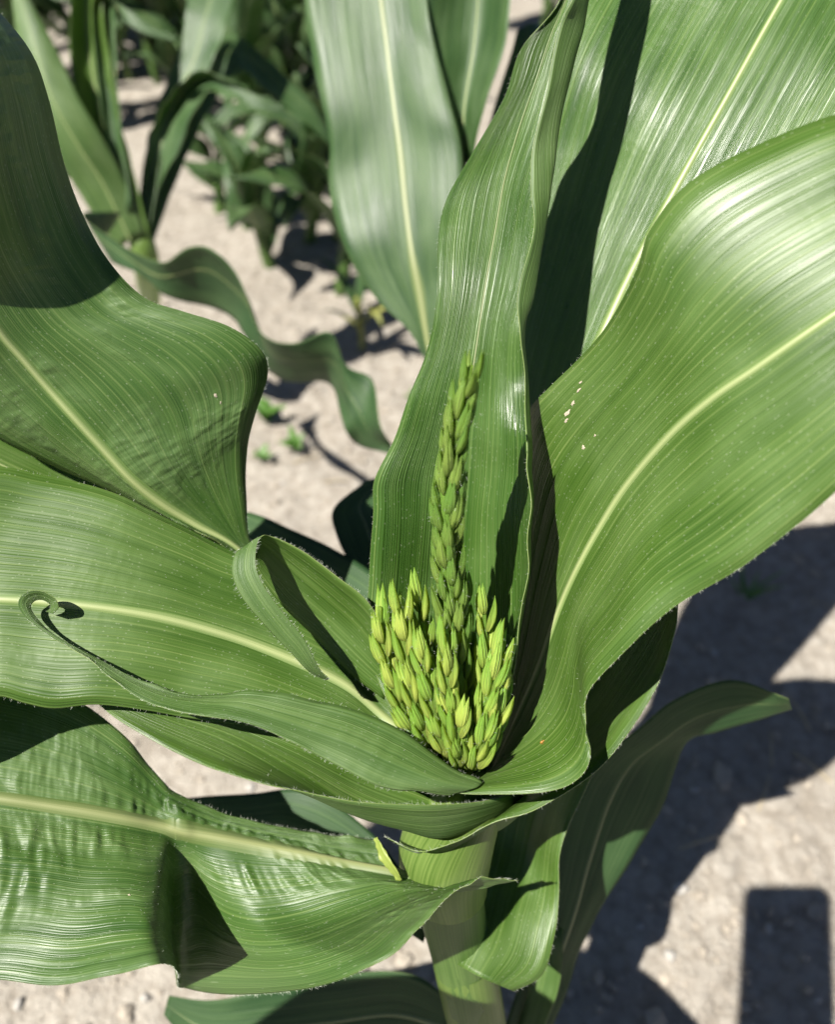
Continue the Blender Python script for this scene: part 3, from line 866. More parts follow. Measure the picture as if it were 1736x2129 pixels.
# low leaves seen through the gaps
leaf(main, [
    [(940, 2080, .485), (935, 2140, .49), (930, 2200, .495)],
    [(840, 2020, .50), (820, 2110, .51), (800, 2200, .515)],
    [(700, 2030, .515), (690, 2125, .52), (680, 2220, .525)],
    [(560, 2055, .525), (550, 2140, .525), (540, 2220, .525)],
    [(440, 2080, .53), (430, 2140, .53), (420, 2200, .53)],
    [(350, 2070, .535), (345, 2090, .535), (340, 2110, .535)]],
    mats=('shade_dark', 'shade_dark', 'rim'), rib_mat='midrib_dull', seed=97, rib=(0.005, 0.001), label='dark low blade under the lowest left blade')
leaf(main, [
    [(900, 1900, .46), (890, 1930, .46), (880, 1960, .46)],
    [(770, 1730, .48), (740, 1790, .475), (710, 1850, .47)],
    [(640, 1645, .49), (600, 1730, .485), (560, 1810, .48)],
    [(520, 1650, .50), (490, 1730, .495), (460, 1810, .49)],
    [(380, 1660, .51), (360, 1730, .505), (340, 1800, .50)],
    [(180, 1690, .53), (175, 1720, .53), (170, 1750, .53)]],
    mats=('shade_dark', 'shade_dark', 'rim'), rib_mat='midrib_dull', seed=101, rib=(0.005, 0.001), label='bluish low blade seen between the lowest left blade and the cupped leaf')
leaf(main, [
    [(960, 1420, .46), (950, 1470, .46), (940, 1520, .46)],
    [(800, 1215, .49), (770, 1290, .485), (740, 1360, .48)],
    [(700, 1145, .51), (660, 1220, .505), (620, 1290, .50)],
    [(600, 1098, .53), (560, 1170, .525), (520, 1240, .52)],
    [(500, 1060, .55), (460, 1130, .545), (420, 1200, .54)],
    [(300, 1030, .58), (290, 1060, .58), (280, 1090, .58)]],
    mats=('shade_dark', 'shade_dark', 'rim'), rib_mat='midrib_dull', seed=103, rib=(0.005, 0.001), label='dark blade behind the folded strip')
leaf(main, [
    [(880, 1500, .47), (910, 1500, .47), (940, 1490, .47)],
    [(770, 1260, .50), (830, 1270, .505), (880, 1260, .50)],
    [(735, 1190, .53), (790, 1170, .535), (850, 1150, .53)],
    [(700, 1115, .55), (760, 1090, .555), (820, 1070, .55)],
    [(694, 1056, .565), (750, 1046, .57), (810, 1035, .565)],
    [(760, 1000, .59), (800, 990, .59), (830, 985, .59)]],
    mats=('shade_dark', 'shade_dark', 'rim'), rib_mat='midrib_dull', seed=107, rib=(0.004, 0.001), label='bluish blade end showing left of the upright blade')

# sheaths round the stalk
def sheath(pts, radii, mat='sheath'):
    return tube('sheath', pts, radii, mat, main, nseg=28, cap=False, sub=6)
sheath([(985, 1640, .374), (950, 1700, .386), (925, 1775, .397), (935, 1850, .410)], [0.0165, 0.0215, 0.0240, 0.0200])
sheath([(930, 1800, .402), (938, 1880, .414), (955, 1960, .428), (970, 2030, .442)], [0.0195, 0.0180, 0.0172, 0.0168], 'stalk')  # darker stalk green paints in the shade under the lowest left blade
sheath([(963, 1985, .434), (978, 2060, .448), (992, 2129, .465), (1010, 2230, .49)], [0.0178, 0.0178, 0.0176, 0.0172])
leaf(main, [
    [(778, 1742, .384), (781, 1742, .383), (785, 1740, .382)],
    [(786, 1768, .381), (791, 1767, .379), (797, 1764, .378)],
    [(799, 1794, .379), (806, 1792, .377), (812, 1788, .376)],
    [(816, 1816, .378), (822, 1814, .376), (827, 1811, .375)],
    [(832, 1832, .378), (834, 1831, .377), (836, 1830, .377)]],
    seed=109, rib=None, mats=('ligule', 'ligule', 'ligule'), name='ligule', ripple=0.0008, edge=0.0018, edge_len=0.003, label='bright yellow-green ligule at the collar of the lowest left blade')

# ------------------------------------------------------------------ tassel
def spikelet_mesh(name, seed, mat):
    rnd = random.Random(seed)
    V, F, U = [], [], []
    def husk(L, wid, dep, shift, tilt, bow, nseg=8):
        rings = [(0.0, 0.30), (0.13, 0.78), (0.33, 1.0), (0.55, 0.86), (0.75, 0.52), (0.9, 0.22), (1.0, 0.02)]
        o = len(V)
        for (t, r) in rings:
            for k in range(nseg):
                q = 2 * math.pi * k / nseg
                rib = 1 + 0.10 * (1 if k % 2 else -1)
                x = wid * r * math.cos(q) * rib + shift[0] + tilt[0] * t * L
                y = dep * r * math.sin(q) * rib + shift[1] + tilt[1] * t * L - bow * L * 4 * t * (1 - t) * -1
                V.append((x, y, t * L + shift[2]))
                U.append((0.003 * q, t * L))
        for i in range(len(rings) - 1):
            for k in range(nseg):
                k2 = (k + 1) % nseg
                F.append((o + i * nseg + k, o + i * nseg + k2, o + (i + 1) * nseg + k2, o + (i + 1) * nseg + k))
    L = 0.0142 * rnd.uniform(0.92, 1.08)
    husk(L, 0.0018, 0.0013, (0, 0, 0), (rnd.uniform(-.05, .05), 0.02), 0.05)
    sd_ = rnd.choice((-1, 1))
    husk(L * 0.93, 0.0014, 0.0012, (0.0006 * sd_, 0.0006, 0.0004), (0.035 * sd_, 0.02), 0.05)
    me = bpy.data.meshes.new(name)
    me.from_pydata(V, [], F)
    lay = me.uv_layers.new(name='UVMap')
    for lp in me.loops: lay.data[lp.index].uv = U[lp.vertex_index]
    me.materials.append(M[mat])
    me.polygons.foreach_set('use_smooth', np.ones(len(me.polygons), dtype=bool))
    return me
SPK = [spikelet_mesh('spikelet', k, 'spikelet') for k in range(4)]
SPT = [spikelet_mesh('spikelet', 10 + k, 'spikelet_top') for k in range(4)]

def spike(name, ctrl, n, r0, r1, parent, meshes, seed, rows=4, scale=1.0, spread=0.30, start=0.06, label=None):
    rnd = random.Random(seed)
    P = np.array([W(p) for p in ctrl])
    C = cr(P, np.linspace(0, len(P) - 1, 60))
    L = np.concatenate([[0], np.cumsum(np.linalg.norm(np.diff(C, axis=0), axis=1))])
    ax = tube(name, [C[i] for i in range(0, 60, 6)] + [C[59]], [r0] * 3 + [0.5 * (r0 + r1)] * 4 + [r1] * 4, 'spikelet', parent, nseg=8, world=True, sub=2)
    if label: ax['label'] = label
    for k in range(n):
        t = start + (1 - start) * (k + 0.5) / n
        s = t * L[-1] - 0.006 * scale
        c = np.array([np.interp(s, L, C[:, i]) for i in range(3)])
        c2 = np.array([np.interp(s + 0.004, L, C[:, i]) for i in range(3)])
        T = c2 - c; T /= np.linalg.norm(T) + 1e-9
        ang = 2 * math.pi * (k % rows) / rows + (math.pi / rows) * ((k // rows) % 2) + rnd.uniform(-.3, .3)
        a = np.cross(T, AX); a /= np.linalg.norm(a); b = np.cross(T, a)
        out = math.cos(ang) * a + math.sin(ang) * b
        r = (r0 * (1 - t) + r1 * t)
        sp = spread * rnd.uniform(0.6, 1.25)
        if k >= n - 2: sp *= 0.4
        z = T * math.cos(sp) + out * math.sin(sp); z /= np.linalg.norm(z)
        y = out - z * np.dot(out, z); y /= np.linalg.norm(y)
        x = np.cross(y, z)
        sc = scale * rnd.uniform(0.85, 1.1)
        Mx = Matrix(((x[0], y[0], z[0], 0), (x[1], y[1], z[1], 0), (x[2], y[2], z[2], 0), (0, 0, 0, 1)))
        Mx = Matrix.Translation(Vector(c + out * r * 0.9)) @ Mx @ Matrix.Diagonal((sc * rnd.uniform(.9, 1.1), sc, sc, 1))
        o = bpy.data.objects.new('spikelet', rnd.choice(meshes))
        COL.objects.link(o)
        o.parent = ax
        o.matrix_parent_inverse = Matrix.Identity(4)
        o.matrix_local = Mx
    pts, dirs = [], []
    rs = np.random.RandomState(seed)
    for _ in range(int(L[-1] * 2600)):
        s_ = rs.uniform(0.15, 1.0) * L[-1]
        c = np.array([np.interp(s_, L, C[:, i]) for i in range(3)])
        d = rs.randn(3); d /= np.linalg.norm(d)
        pts.append(c + d * (r0 + 0.0022)); dirs.append(d)
    hairs('fuzz', pts, dirs, 0.0016, 0.00004, ax, seed)
    return ax

spike('tassel_spike', [(965, 1600, .368), (952, 1450, .354), (938, 1250, .337), (929, 1100, .322), (936, 980, .311), (954, 880, .301), (970, 820, .295)],
      104, 0.0052, 0.0016, main, SPT, 3, rows=5, scale=1.28, spread=0.20, label='long central spike of the tassel, leaf green')
spike('tassel_tip', [(968, 835, .297), (974, 800, .293), (982, 760, .289)], 4, 0.0009, 0.0006, main, SPT, 5, rows=2, scale=1.3, spread=0.34, start=0.45)
BR = [
    [(885, 1575, .364), (830, 1460, .355), (796, 1340, .347), (789, 1262, .341)],
    [(900, 1575, .360), (858, 1440, .347), (836, 1310, .339), (830, 1238, .334)],
    [(925, 1575, .364), (893, 1430, .357), (876, 1290, .350), (868, 1210, .344)],
    [(930, 1575, .354), (902, 1480, .343), (884, 1390, .337), (876, 1325, .333)],
    [(960, 1580, .352), (938, 1480, .338), (930, 1395, .332), (928, 1320, .328)],
    [(985, 1575, .368), (974, 1410, .363), (967, 1280, .357), (966, 1190, .351)],
    [(1000, 1575, .360), (1008, 1420, .352), (1008, 1310, .347), (1006, 1232, .342)],
    [(988, 1580, .350), (1005, 1490, .340), (1026, 1410, .335), (1048, 1335, .332)],
    [(1000, 1585, .352), (1025, 1520, .346), (1042, 1460, .342), (1046, 1400, .338)],
    [(958, 1590, .348), (950, 1550, .340), (955, 1505, .335), (964, 1470, .333)],
    [(985, 1595, .348), (998, 1555, .341), (1008, 1520, .338), (1016, 1490, .336)]]
BN = [19, 20, 17, 17, 20, 16, 17, 20, 15, 11, 10]
for k, (c, n) in enumerate(zip(BR, BN)):
    spike('tassel_branch', c, n, 0.0021, 0.0010, main, SPK, 20 + k, rows=3, scale=1.30, spread=0.16, start=0.1)

# ------------------------------------------------------------------ neighbouring corn plants
def arc_leaf_rows(length, width, tilt, droop, twist, wave, seed, az, origin, n=13, fold=0.25):
    """rows (world) of a maize blade: rises from the stalk, arches over and droops"""
    rnd = random.Random(seed)
    rows = []
    pos = np.array(origin, float)
    ang = tilt
    h = np.array([math.cos(az), math.sin(az), 0.0]); sd = np.array([-math.sin(az), math.cos(az), 0.0])
    ph = rnd.uniform(0, 6.28)
    for i in range(n):
        t = i / (n - 1)
        d = h * math.sin(ang) + np.array([0, 0, 1.0]) * math.cos(ang)
        up = -h * math.cos(ang) + np.array([0, 0, 1.0]) * math.sin(ang)
        w = width * 0.5 * (min(1, 0.45 + 2.4 * t) * (1 - t ** 2.6) + 0.012)
        tw = twist * t ** 1.5
        s2 = sd * math.cos(tw) + up * math.sin(tw)
        u2 = up * math.cos(tw) - sd * math.sin(tw)
        wv = wave * math.sin(ph + 9 * t)
        wv2 = wave * math.sin(ph + 2 + 8 * t)
        f = fold * (1 - 0.6 * t)
        rows.append([pos - s2 * w + u2 * (w * f + wv), pos.copy(), pos + s2 * w + u2 * (w * f + wv2)])
        pos = pos + d * length / (n - 1)
        ang += droop / (n - 1) * (0.5 + 1.2 * t)
    return rows

def far_plant(x, y, height, seed, nleaf=8, label=None, group=None, detail=3, az0=None, skip=()):
    rnd = random.Random(seed)
    root = empty('corn_plant', (x, y, 0.0))
    tag(root, label, 'corn plant', group)
    lean = (rnd.uniform(-.05, .05), rnd.uniform(-.05, .05))
    pts = [(x + lean[0] * k, y + lean[1] * k, -0.02 + height * k * 0.62) for k in (0, .33, .66, 1)]
    tube('stalk', [np.array(p) for p in pts], [0.014, 0.014, 0.012, 0.007], 'stalk', root, nseg=10, world=True, sub=2)
    az = rnd.uniform(0, 6.28) if az0 is None else az0
    for k in range(nleaf):
        f = (k + 1) / nleaf
        zz = height * (0.07 + 0.52 * f)
        kk = (zz + 0.02) / (height * 0.62)
        o = (x + lean[0] * kk, y + lean[1] * kk, zz)
        L = height * rnd.uniform(0.55, 0.85) * (0.65 + 0.5 * math.sin(math.pi * min(1, f * 0.8 + 0.1)))
        rows = arc_leaf_rows(L, rnd.uniform(.065, .10) * (0.75 + 0.3 * math.sin(math.pi * f)), rnd.uniform(0.3, 0.7) - 0.25 * f, rnd.uniform(1.2, 2.3) - 0.9 * f, rnd.uniform(-1.0, 1.0), 0.010, seed * 31 + k, az, o)
        if k not in skip:
            leaf(root, rows, nv=detail, nu=2, world=True, mats=('far_leaf', 'far_under', 'rim'), rib=(0.005, 0.0008), ripple=0.004, edge=0.006, edge_len=0.05, fine=0, seed=seed * 31 + k)
        az += math.pi + rnd.uniform(-.5, .5)
    return root

# plant directly behind, two traced blades
gp = ground_at(900, 640)
p2 = empty('corn_plant', (gp[0], gp[1], 0.0))
tag(p2, 'corn plant just behind the tasselled one with a broad upright blade and thin side blades', 'corn plant')
top2 = W((905, 790, .66))
tube('stalk', [np.array([gp[0] * 0.5 + top2[0] * 0.5, top2[1] + 0.03, -0.02]), 0.5 * (top2 + np.array([gp[0] * 0.5 + top2[0] * 0.5, top2[1] + 0.03, -0.02])), top2], [0.016, 0.015, 0.011], 'stalk', p2, nseg=12, world=True)
p2.location = (gp[0] * 0.5 + top2[0] * 0.5, top2[1] + 0.03, 0)
for ch in p2.children: ch.matrix_parent_inverse = Matrix.Translation(p2.location).inverted()
PINV[p2.name] = Matrix.Translation(p2.location).inverted()
leaf(p2, [
    [(890, 760, 0.660), (900, 775, 0.664), (915, 770, 0.660)],
    [(852, 690, 0.656), (885, 690, 0.656), (925, 680, 0.648)],
    [(790, 630, 0.654), (872, 610, 0.650), (945, 590, 0.638)],
    [(738, 558, 0.654), (857, 535, 0.646), (960, 500, 0.630)],
    [(700, 470, 0.652), (843, 430, 0.644), (965, 400, 0.628)],
    [(681, 380, 0.650), (832, 320, 0.642), (960, 300, 0.626)],
    [(684, 285, 0.648), (817, 205, 0.640), (935, 200, 0.624)],
    [(655, 150, 0.646), (803, 90, 0.638), (905, 90, 0.622)],
    [(636, 20, 0.644), (790, -20, 0.636), (888, -20, 0.620)],
    [(640, -120, 0.642), (785, -150, 0.634), (880, -140, 0.618)],
    [(690, -330, 0.642), (790, -350, 0.634), (860, -340, 0.618)],
    [(790, -560, 0.642), (800, -565, 0.634), (810, -560, 0.618)]],
    seed=113, mats=('far_leaf', 'far_under', 'rim'), rib=(0.0110, 0.0010), rib_mat='midrib_dull', ripple=0.011, edge=0.004, edge_len=0.05, rip_len=0.085, label='broad upright blade with a yellow-green midrib')
leaf(p2, [
    [(915, 760, .68), (930, 770, .685), (945, 765, .685)],
    [(930, 560, .67), (955, 560, .68), (985, 560, .67)],
    [(945, 330, .65), (965, 340, .665), (985, 330, .645)],
    [(905, 210, .64), (965, 230, .655), (1010, 220, .63)],
    [(870, 110, .63), (985, 100, .645), (1045, 110, .615)],
    [(885, -10, .62), (995, -20, .635), (1062, -10, .605)],
    [(930, -180, .61), (1000, -190, .62), (1060, -180, .60)],
    [(1000, -400, .60), (1005, -405, .60), (1010, -400, .60)]],
    seed=127, mats=('far_leaf', 'far_under', 'rim'), rib=(0.005, 0.0008), ripple=0.003, label='narrow side blade folded along its midrib')
leaf(p2, [
    [(930, 765, .70), (940, 770, .70), (955, 765, .70)],
    [(985, 430, .70), (1010, 430, .71), (1040, 430, .70)],
    [(1020, 250, .70), (1060, 240, .71), (1100, 240, .70)],
    [(1065, 110, .70), (1090, 90, .71), (1125, 80, .70)],
    [(1080, 60, .71), (1110, 48, .715), (1140, 60, .71)],
    [(1130, 60, .72), (1160, 80, .72), (1180, 110, .72)]],
    seed=131, mats=('far_leaf', 'far_under', 'rim'), rib=(0.004, 0.0008), label='thin blade arching at the back')

# plant on the left with a long wavy ribbon blade
g3 = ground_at(310, 640)
p3 = empty('corn_plant', (g3[0], g3[1], 0.0))
tag(p3, 'corn plant at the left with steep translucent leaves and a dark wavy ribbon blade', 'corn plant')
d3 = 1.12
tube('stalk', [np.array([g3[0], g3[1], -0.02]), W((305, 560, 1.15)), W((285, 470, 1.10)), W((262, 400, 1.07))], [0.017, 0.019, 0.016, 0.004], 'sheath', p3, nseg=12, world=True)
leaf(p3, [
    [(250, 480, 1.09), (280, 500, 1.09), (310, 490, 1.08)],
    [(200, 360, 1.06), (240, 370, 1.08), (275, 350, 1.05)],
    [(168, 250, 1.04), (212, 250, 1.06), (248, 250, 1.03)],
    [(146, 120, 1.02), (188, 120, 1.04), (226, 120, 1.01)],
    [(146, 10, 1.0), (182, 10, 1.02), (212, 10, .99)],
    [(160, -150, .98), (185, -150, 1.0), (205, -150, .98)],
    [(200, -330, .97), (203, -335, .97), (206, -330, .97)]],
    seed=137, mats=('fresh', 'under', 'rim'), rib=(0.005, 0.001), ripple=0.002, label='steep bright translucent blade')
leaf(p3, [
    [(245, 520, 1.08), (270, 500, 1.075), (300, 490, 1.08)],
    [(175, 420, 1.05), (215, 385, 1.04), (262, 380, 1.05)],
    [(115, 320, 1.02), (160, 300, 1.01), (215, 290, 1.02)],
    [(70, 220, 1.0), (110, 210, .99), (165, 205, 1.0)],
    [(35, 100, .99), (70, 95, .98), (115, 100, .99)],
    [(20, -60, .98), (25, -65, .98), (30, -60, .98)]],
    seed=139, mats=('under', 'under', 'rim'), rib=(0.004, 0.0008), ripple=0.002, label='pale blade leaning left')
leaf(p3, [
    [(290, 520, 1.10), (300, 530, 1.10), (315, 525, 1.10)],
    [(290, 420, 1.09), (305, 420, 1.10), (325, 410, 1.09)],
    [(300, 320, 1.08), (330, 320, 1.09), (370, 310, 1.07)],
    [(330, 230, 1.06), (360, 220, 1.08), (400, 230, 1.05)],
    [(370, 170, 1.04), (410, 165, 1.06), (440, 190, 1.03)],
    [(430, 150, 1.03), (470, 170, 1.04), (480, 210, 1.03)],
    [(520, 190, 1.03), (540, 205, 1.03), (545, 230, 1.03)],
    [(590, 220, 1.04), (592, 225, 1.04), (594, 230, 1.04)]],
    seed=149, mats=('far_leaf', 'far_under', 'rim'), rib=(0.004, 0.0008), ripple=0.004, edge=0.006)
leaf(p3, [
    [(250, 440, 0.980), (235, 470, 0.980), (210, 500, 0.980)],
    [(170, 445, 0.900), (190, 480, 0.890), (230, 540, 0.880)],
    [(240, 500, 0.855), (270, 540, 0.850), (300, 575, 0.845)],
    [(330, 545, 0.801), (335, 575, 0.820), (345, 615, 0.839)],
    [(395, 512, 0.772), (420, 560, 0.800), (430, 640, 0.847)],
    [(440, 520, 0.752), (475, 590, 0.790), (480, 660, 0.828)],
    [(490, 565, 0.761), (520, 640, 0.780), (510, 700, 0.799)],
    [(540, 690, 0.742), (560, 730, 0.770), (555, 770, 0.818)],
    [(610, 715, 0.732), (620, 750, 0.760), (605, 795, 0.808)],
    [(685, 690, 0.722), (690, 750, 0.750), (670, 795, 0.798)],
    [(720, 760, 0.736), (715, 800, 0.745), (695, 820, 0.774)],
    [(775, 790, 0.740), (745, 850, 0.740), (715, 890, 0.750)],
    [(790, 880, 0.712), (770, 900, 0.740), (745, 925, 0.768)],
    [(822, 935, 0.740), (815, 938, 0.740), (805, 942, 0.740)]],
    seed=151, nv=6, mats=('shade_dark', 'shade_dark', 'rim'), rib=(0.004, 0.0006), rib_mat='midrib_dull', ripple=0.002, edge=0.003, label='long dark ribbon blade twisting out over the soil')

leaf(p3, [
    [(300, 500, 1.14), (310, 505, 1.14), (320, 500, 1.14)],
    [(345, 330, 1.16), (365, 335, 1.17), (385, 330, 1.16)],
    [(395, 200, 1.17), (420, 205, 1.18), (450, 200, 1.17)],
    [(430, 95, 1.18), (470, 110, 1.19), (500, 150, 1.18)],
    [(490, 70, 1.20), (530, 130, 1.21), (550, 190, 1.20)],
    [(560, 130, 1.22), (585, 180, 1.22), (600, 230, 1.22)],
    [(640, 210, 1.24), (655, 240, 1.24), (660, 280, 1.24)],
    [(705, 300, 1.27), (708, 310, 1.27), (710, 320, 1.27)]],
    seed=157, mats=('far_leaf', 'far_under', 'rim'), rib=(0.004, 0.0008), ripple=0.004, edge=0.006, label='arching blade falling to the right')
leaf(p3, [
    [(285, 470, 1.08), (300, 475, 1.08), (312, 470, 1.08)],
    [(300, 330, 1.10), (318, 330, 1.10), (340, 330, 1.09)],
    [(335, 200, 1.11), (365, 205, 1.11), (395, 200, 1.10)],
    [(370, 110, 1.11), (405, 120, 1.11), (445, 130, 1.10)],
    [(385, 30, 1.11), (425, 40, 1.11), (470, 55, 1.10)],
    [(410, -60, 1.12), (455, -55, 1.12), (495, -45, 1.11)],
    [(480, -160, 1.13), (505, -150, 1.13), (530, -140, 1.12)],
    [(590, -210, 1.15), (592, -208, 1.15), (594, -206, 1.15)]],
    seed=163, mats=('far_leaf', 'far_under', 'rim'), rib=(0.004, 0.0008), ripple=0.004, edge=0.006, label='glossy pale upright blade')
leaf(p3, [
    [(255, 430, 1.06), (265, 440, 1.06), (275, 430, 1.06)],
    [(215, 260, 1.03), (232, 265, 1.04), (250, 260, 1.03)],
    [(190, 60, 1.0), (215, 50, 1.01), (240, 60, 1.0)],
    [(200, -10, .98), (220, -5, .99), (240, 10, .98)],
    [(250, 10, .97), (255, 25, .97), (260, 45, .97)],
    [(300, 45, .97), (303, 57, .97), (306, 72, .97)],
    [(368, 78, .98), (370, 83, .98), (372, 88, .98)]],
    seed=167, mats=('far_leaf', 'dry_tip', 'rim'), rib=None, ripple=0.002, edge=0.003, label='dark blade drooping to a dry brown tip')

def camrel(x, y, d): return CAM + d * AF + x * AX + y * AU
nb = np.array([-0.42, -0.30, 0.0])
p4 = empty('corn_plant', tuple(nb))  # unseen plant, added to shade the bottom of the view
tag(p4, 'unseen corn plant added so that its blade shades the stalk foot of the tasselled one', 'corn plant')
top4 = camrel(-.36, -.22, .14)
tube('stalk', [np.array([nb[0], nb[1], -0.02]), 0.5 * (nb + top4) + np.array([0, 0, .0]), top4], [.017, .016, .010], 'stalk', p4, nseg=12, world=True)
leaf(p4, [
    [camrel(-.365, -.205, .14), camrel(-.360, -.22, .14), camrel(-.355, -.235, .14)],
    [camrel(-.305, -.165, .15), camrel(-.300, -.205, .155), camrel(-.295, -.245, .15)],
    [camrel(-.245, -.137, .16), camrel(-.240, -.195, .165), camrel(-.235, -.240, .16)],
    [camrel(-.185, -.133, .165), camrel(-.180, -.190, .17), camrel(-.175, -.235, .165)],
    [camrel(-.125, -.133, .165), camrel(-.120, -.186, .17), camrel(-.115, -.232, .165)],
    [camrel(-.075, -.148, .16), camrel(-.072, -.188, .165), camrel(-.07, -.225, .16)],
    [camrel(-.020, -.190, .15), camrel(-.018, -.196, .15), camrel(-.016, -.203, .15)]],
    seed=173, world=True, mats=('upper', 'under', 'rim'), rib=(0.006, 0.001))
for k, (az, z) in enumerate([(3.6, .50), (4.9, .40), (2.6, .34), (5.4, .25)]):
    f = z / top4[2]
    leaf(p4, arc_leaf_rows(.42, .08, .5, 1.7, .5, .008, 700 + k, az, tuple(nb * (1 - f) + top4 * f)), nv=3, nu=2, world=True, mats=('far_leaf', 'far_under', 'rim'), rib=(0.005, 0.0008), ripple=0.004, edge=0.006, fine=0, seed=700 + k)

# rows of corn further back
G_ = 'corn plants in the rows further back'
LBL = 'blurred green corn plant standing in the rows further back'
spots = [(705, 610, .42, 2), (545, 345, .50, 5), (410, 270, .52, 6), (235, 235, .58, 7), (80, 300, .60, 8), (620, 215, .56, 9), (330, 130, .58, 11), (490, 100, .60, 12),
         (150, 90, .62, 13), (20, 120, .62, 14), (650, 70, .60, 15), (250, 20, .62, 16), (420, 0, .64, 17), (560, -20, .64, 18), (70, -10, .64, 19), (800, 40, .60, 21), (980, 60, .6, 22), (1120, 110, .58, 23),
         (330, -60, .64, 25), (170, -70, .64, 26), (680, -50, .64, 27), (900, -50, .62, 28), (1350, 60, .6, 29), (1650, 120, .6, 31), (-120, 60, .62, 32), (-160, 380, .6, 33), (1080, -40, .6, 34),
         (390, 70, .6, 35), (200, 130, .6, 36), (560, 130, .6, 37), (110, 190, .6, 38), (460, 30, .6, 39), (640, 140, .55, 41), (300, 60, .62, 42), (20, 30, .62, 43), (520, 190, .5, 44), (-40, 200, .6, 45), (330, 180, .56, 55), (470, 215, .5, 56), (600, 100, .62, 57), (60, 160, .6, 58), (370, 215, .52, 61), (590, 265, .50, 62), (270, 170, .6, 63), (440, 130, .62, 64), (540, 70, .66, 65), (120, 40, .66, 66), (360, 20, .66, 67), (680, 190, .56, 68), (200, 60, .62, 69), (620, 300, .46, 71), (30, 200, .6, 72), (650, 330, .44, 73)]
for k, (px, py, h, sd) in enumerate(spots):
    g = ground_at(px, py)
    far_plant(g[0], g[1], h + (0.12 if py < 240 else 0), sd, nleaf=8, label=LBL, group=G_)

for k, (px, py, h, sd) in enumerate([(565, 560, .30, 51), (640, 505, .36, 52), (455, 440, .24, 53), (700, 500, .42, 54), (520, 480, .26, 59)]):
    g = ground_at(px, py)
    far_plant(g[0], g[1], h, sd, nleaf=6, label='small stunted corn plant on the open soil in front of the further rows', group='stunted corn plants on the open soil')

# ------------------------------------------------------------------ marks on the blades
def on_leaf(key, px, py):
    G, N, un = LEAFDATA[key]
    d = (G - CAM)
    z = d @ AF
    u = (d @ AX) / z * FPX + 868.0
    v = 1064.5 - (d @ AU) / z * FPX
    k = np.argmin((u - px) ** 2 + (v - py) ** 2)
    i, j = np.unravel_index(k, u.shape)
    i = min(max(i, 1), G.shape[0] - 2); j = min(max(j, 1), G.shape[1] - 2)
    return G[i, j], N[i, j], G[i + 1, j] - G[i - 1, j], i, j

def leaf_object(label_start):
    for o in main.children:
        if o.get('label', '').startswith(label_start): return o

def scar(key, owner, px, py, lx, ly, seed):
    rnd = random.Random(seed)
    p, n, t, i, j = on_leaf(key, px, py)
    # exact pixel on the local tangent plane
    r = AF + (px - 868.0) / FPX * AX + (1064.5 - py) / FPX * AU
    k = np.dot(p - CAM, n) / np.dot(r, n)
    p = CAM + r * k
    t = t - n * np.dot(t, n); t /= np.linalg.norm(t); b = np.cross(n, t)
    V, m = [p + n * 0.00035], 11
    for q in range(m):
        a = 2 * math.pi * q / m; rr = rnd.uniform(0.35, 1.0)
        V.append(p + n * 0.0002 + t * math.cos(a) * rr * lx + b * math.sin(a) * rr * ly)
    F = [(0, 1 + q, 1 + (q + 1) % m) for q in range(m)]
    mesh_obj('scar', V, F, [M['scar']], leaf_object(owner), smooth=False)
RB, LB = 'wide blade sweeping', 'wide blade curling'
for k, a in enumerate([(1181, 858, .0020, .0009), (1192, 838, .0012, .0006), (1203, 812, .0012, .0004), (1208, 795, .0009, .0003), (1214, 930, .0010, .0008), (1238, 905, .0006, .0004), (1178, 874, .0012, .0005)]):
    scar('right', RB, a[0], a[1], a[2] * 1.7, a[3] * 1.7, 300 + k)
scar('upleft', LB, 447, 822, .0016, .0011, 320)
scar('upleft', LB, 458, 836, .0010, .0004, 321)
scar('lowleft', 'lowest left', 268, 1861, .0008, .0006, 322)

def beetle():
    p, n, t, i, j = on_leaf('right', 1134, 1551)
    t = t / np.linalg.norm(t); b = np.cross(n, t)
    root = empty('beetle', tuple(p))
    tag(root, 'tiny amber beetle sitting on the right-hand blade', 'beetle')
    def blob(name, c, r):
        v = [c + t * q[0] * r[0] + b * q[1] * r[1] + n * q[2] * r[2] for q in IV2]
        return mesh_obj(name, v, IF2, [M['beetle']], root)
    blob('body', p + n * 0.0005, (0.0010, 0.0006, 0.0006))
    blob('head', p + t * 0.0011 + n * 0.0004, (0.0004, 0.0004, 0.0004))
    for s_ in (-1, 1):
        for f in (-0.5, 0.1, 0.6):
            a = p + t * 0.0008 * f + n * 0.0004 + b * s_ * 0.0004
            tube('leg', [a, a + b * s_ * 0.0004 + n * 0.0002, a + b * s_ * 0.0008 - n * 0.0004], [0.00006] * 3, 'beetle', root, nseg=4, world=True, sub=1)
beetle()

# ------------------------------------------------------------------ weeds, grass, stones and straw on the soil
def blade_mesh(root, o, az, L, wd, tilt, droop, mat, seed, name='leaf', n=7):
    rows = arc_leaf_rows(L, wd, tilt, droop, 0.2, 0.0006, seed, az, o, n=n, fold=0.3)
    return leaf(root, rows, nv=2, nu=2, world=True, mats=(mat, mat, mat), rib=None, ripple=0, edge=0, fine=0, seed=seed, thick=0.0003, name=name)

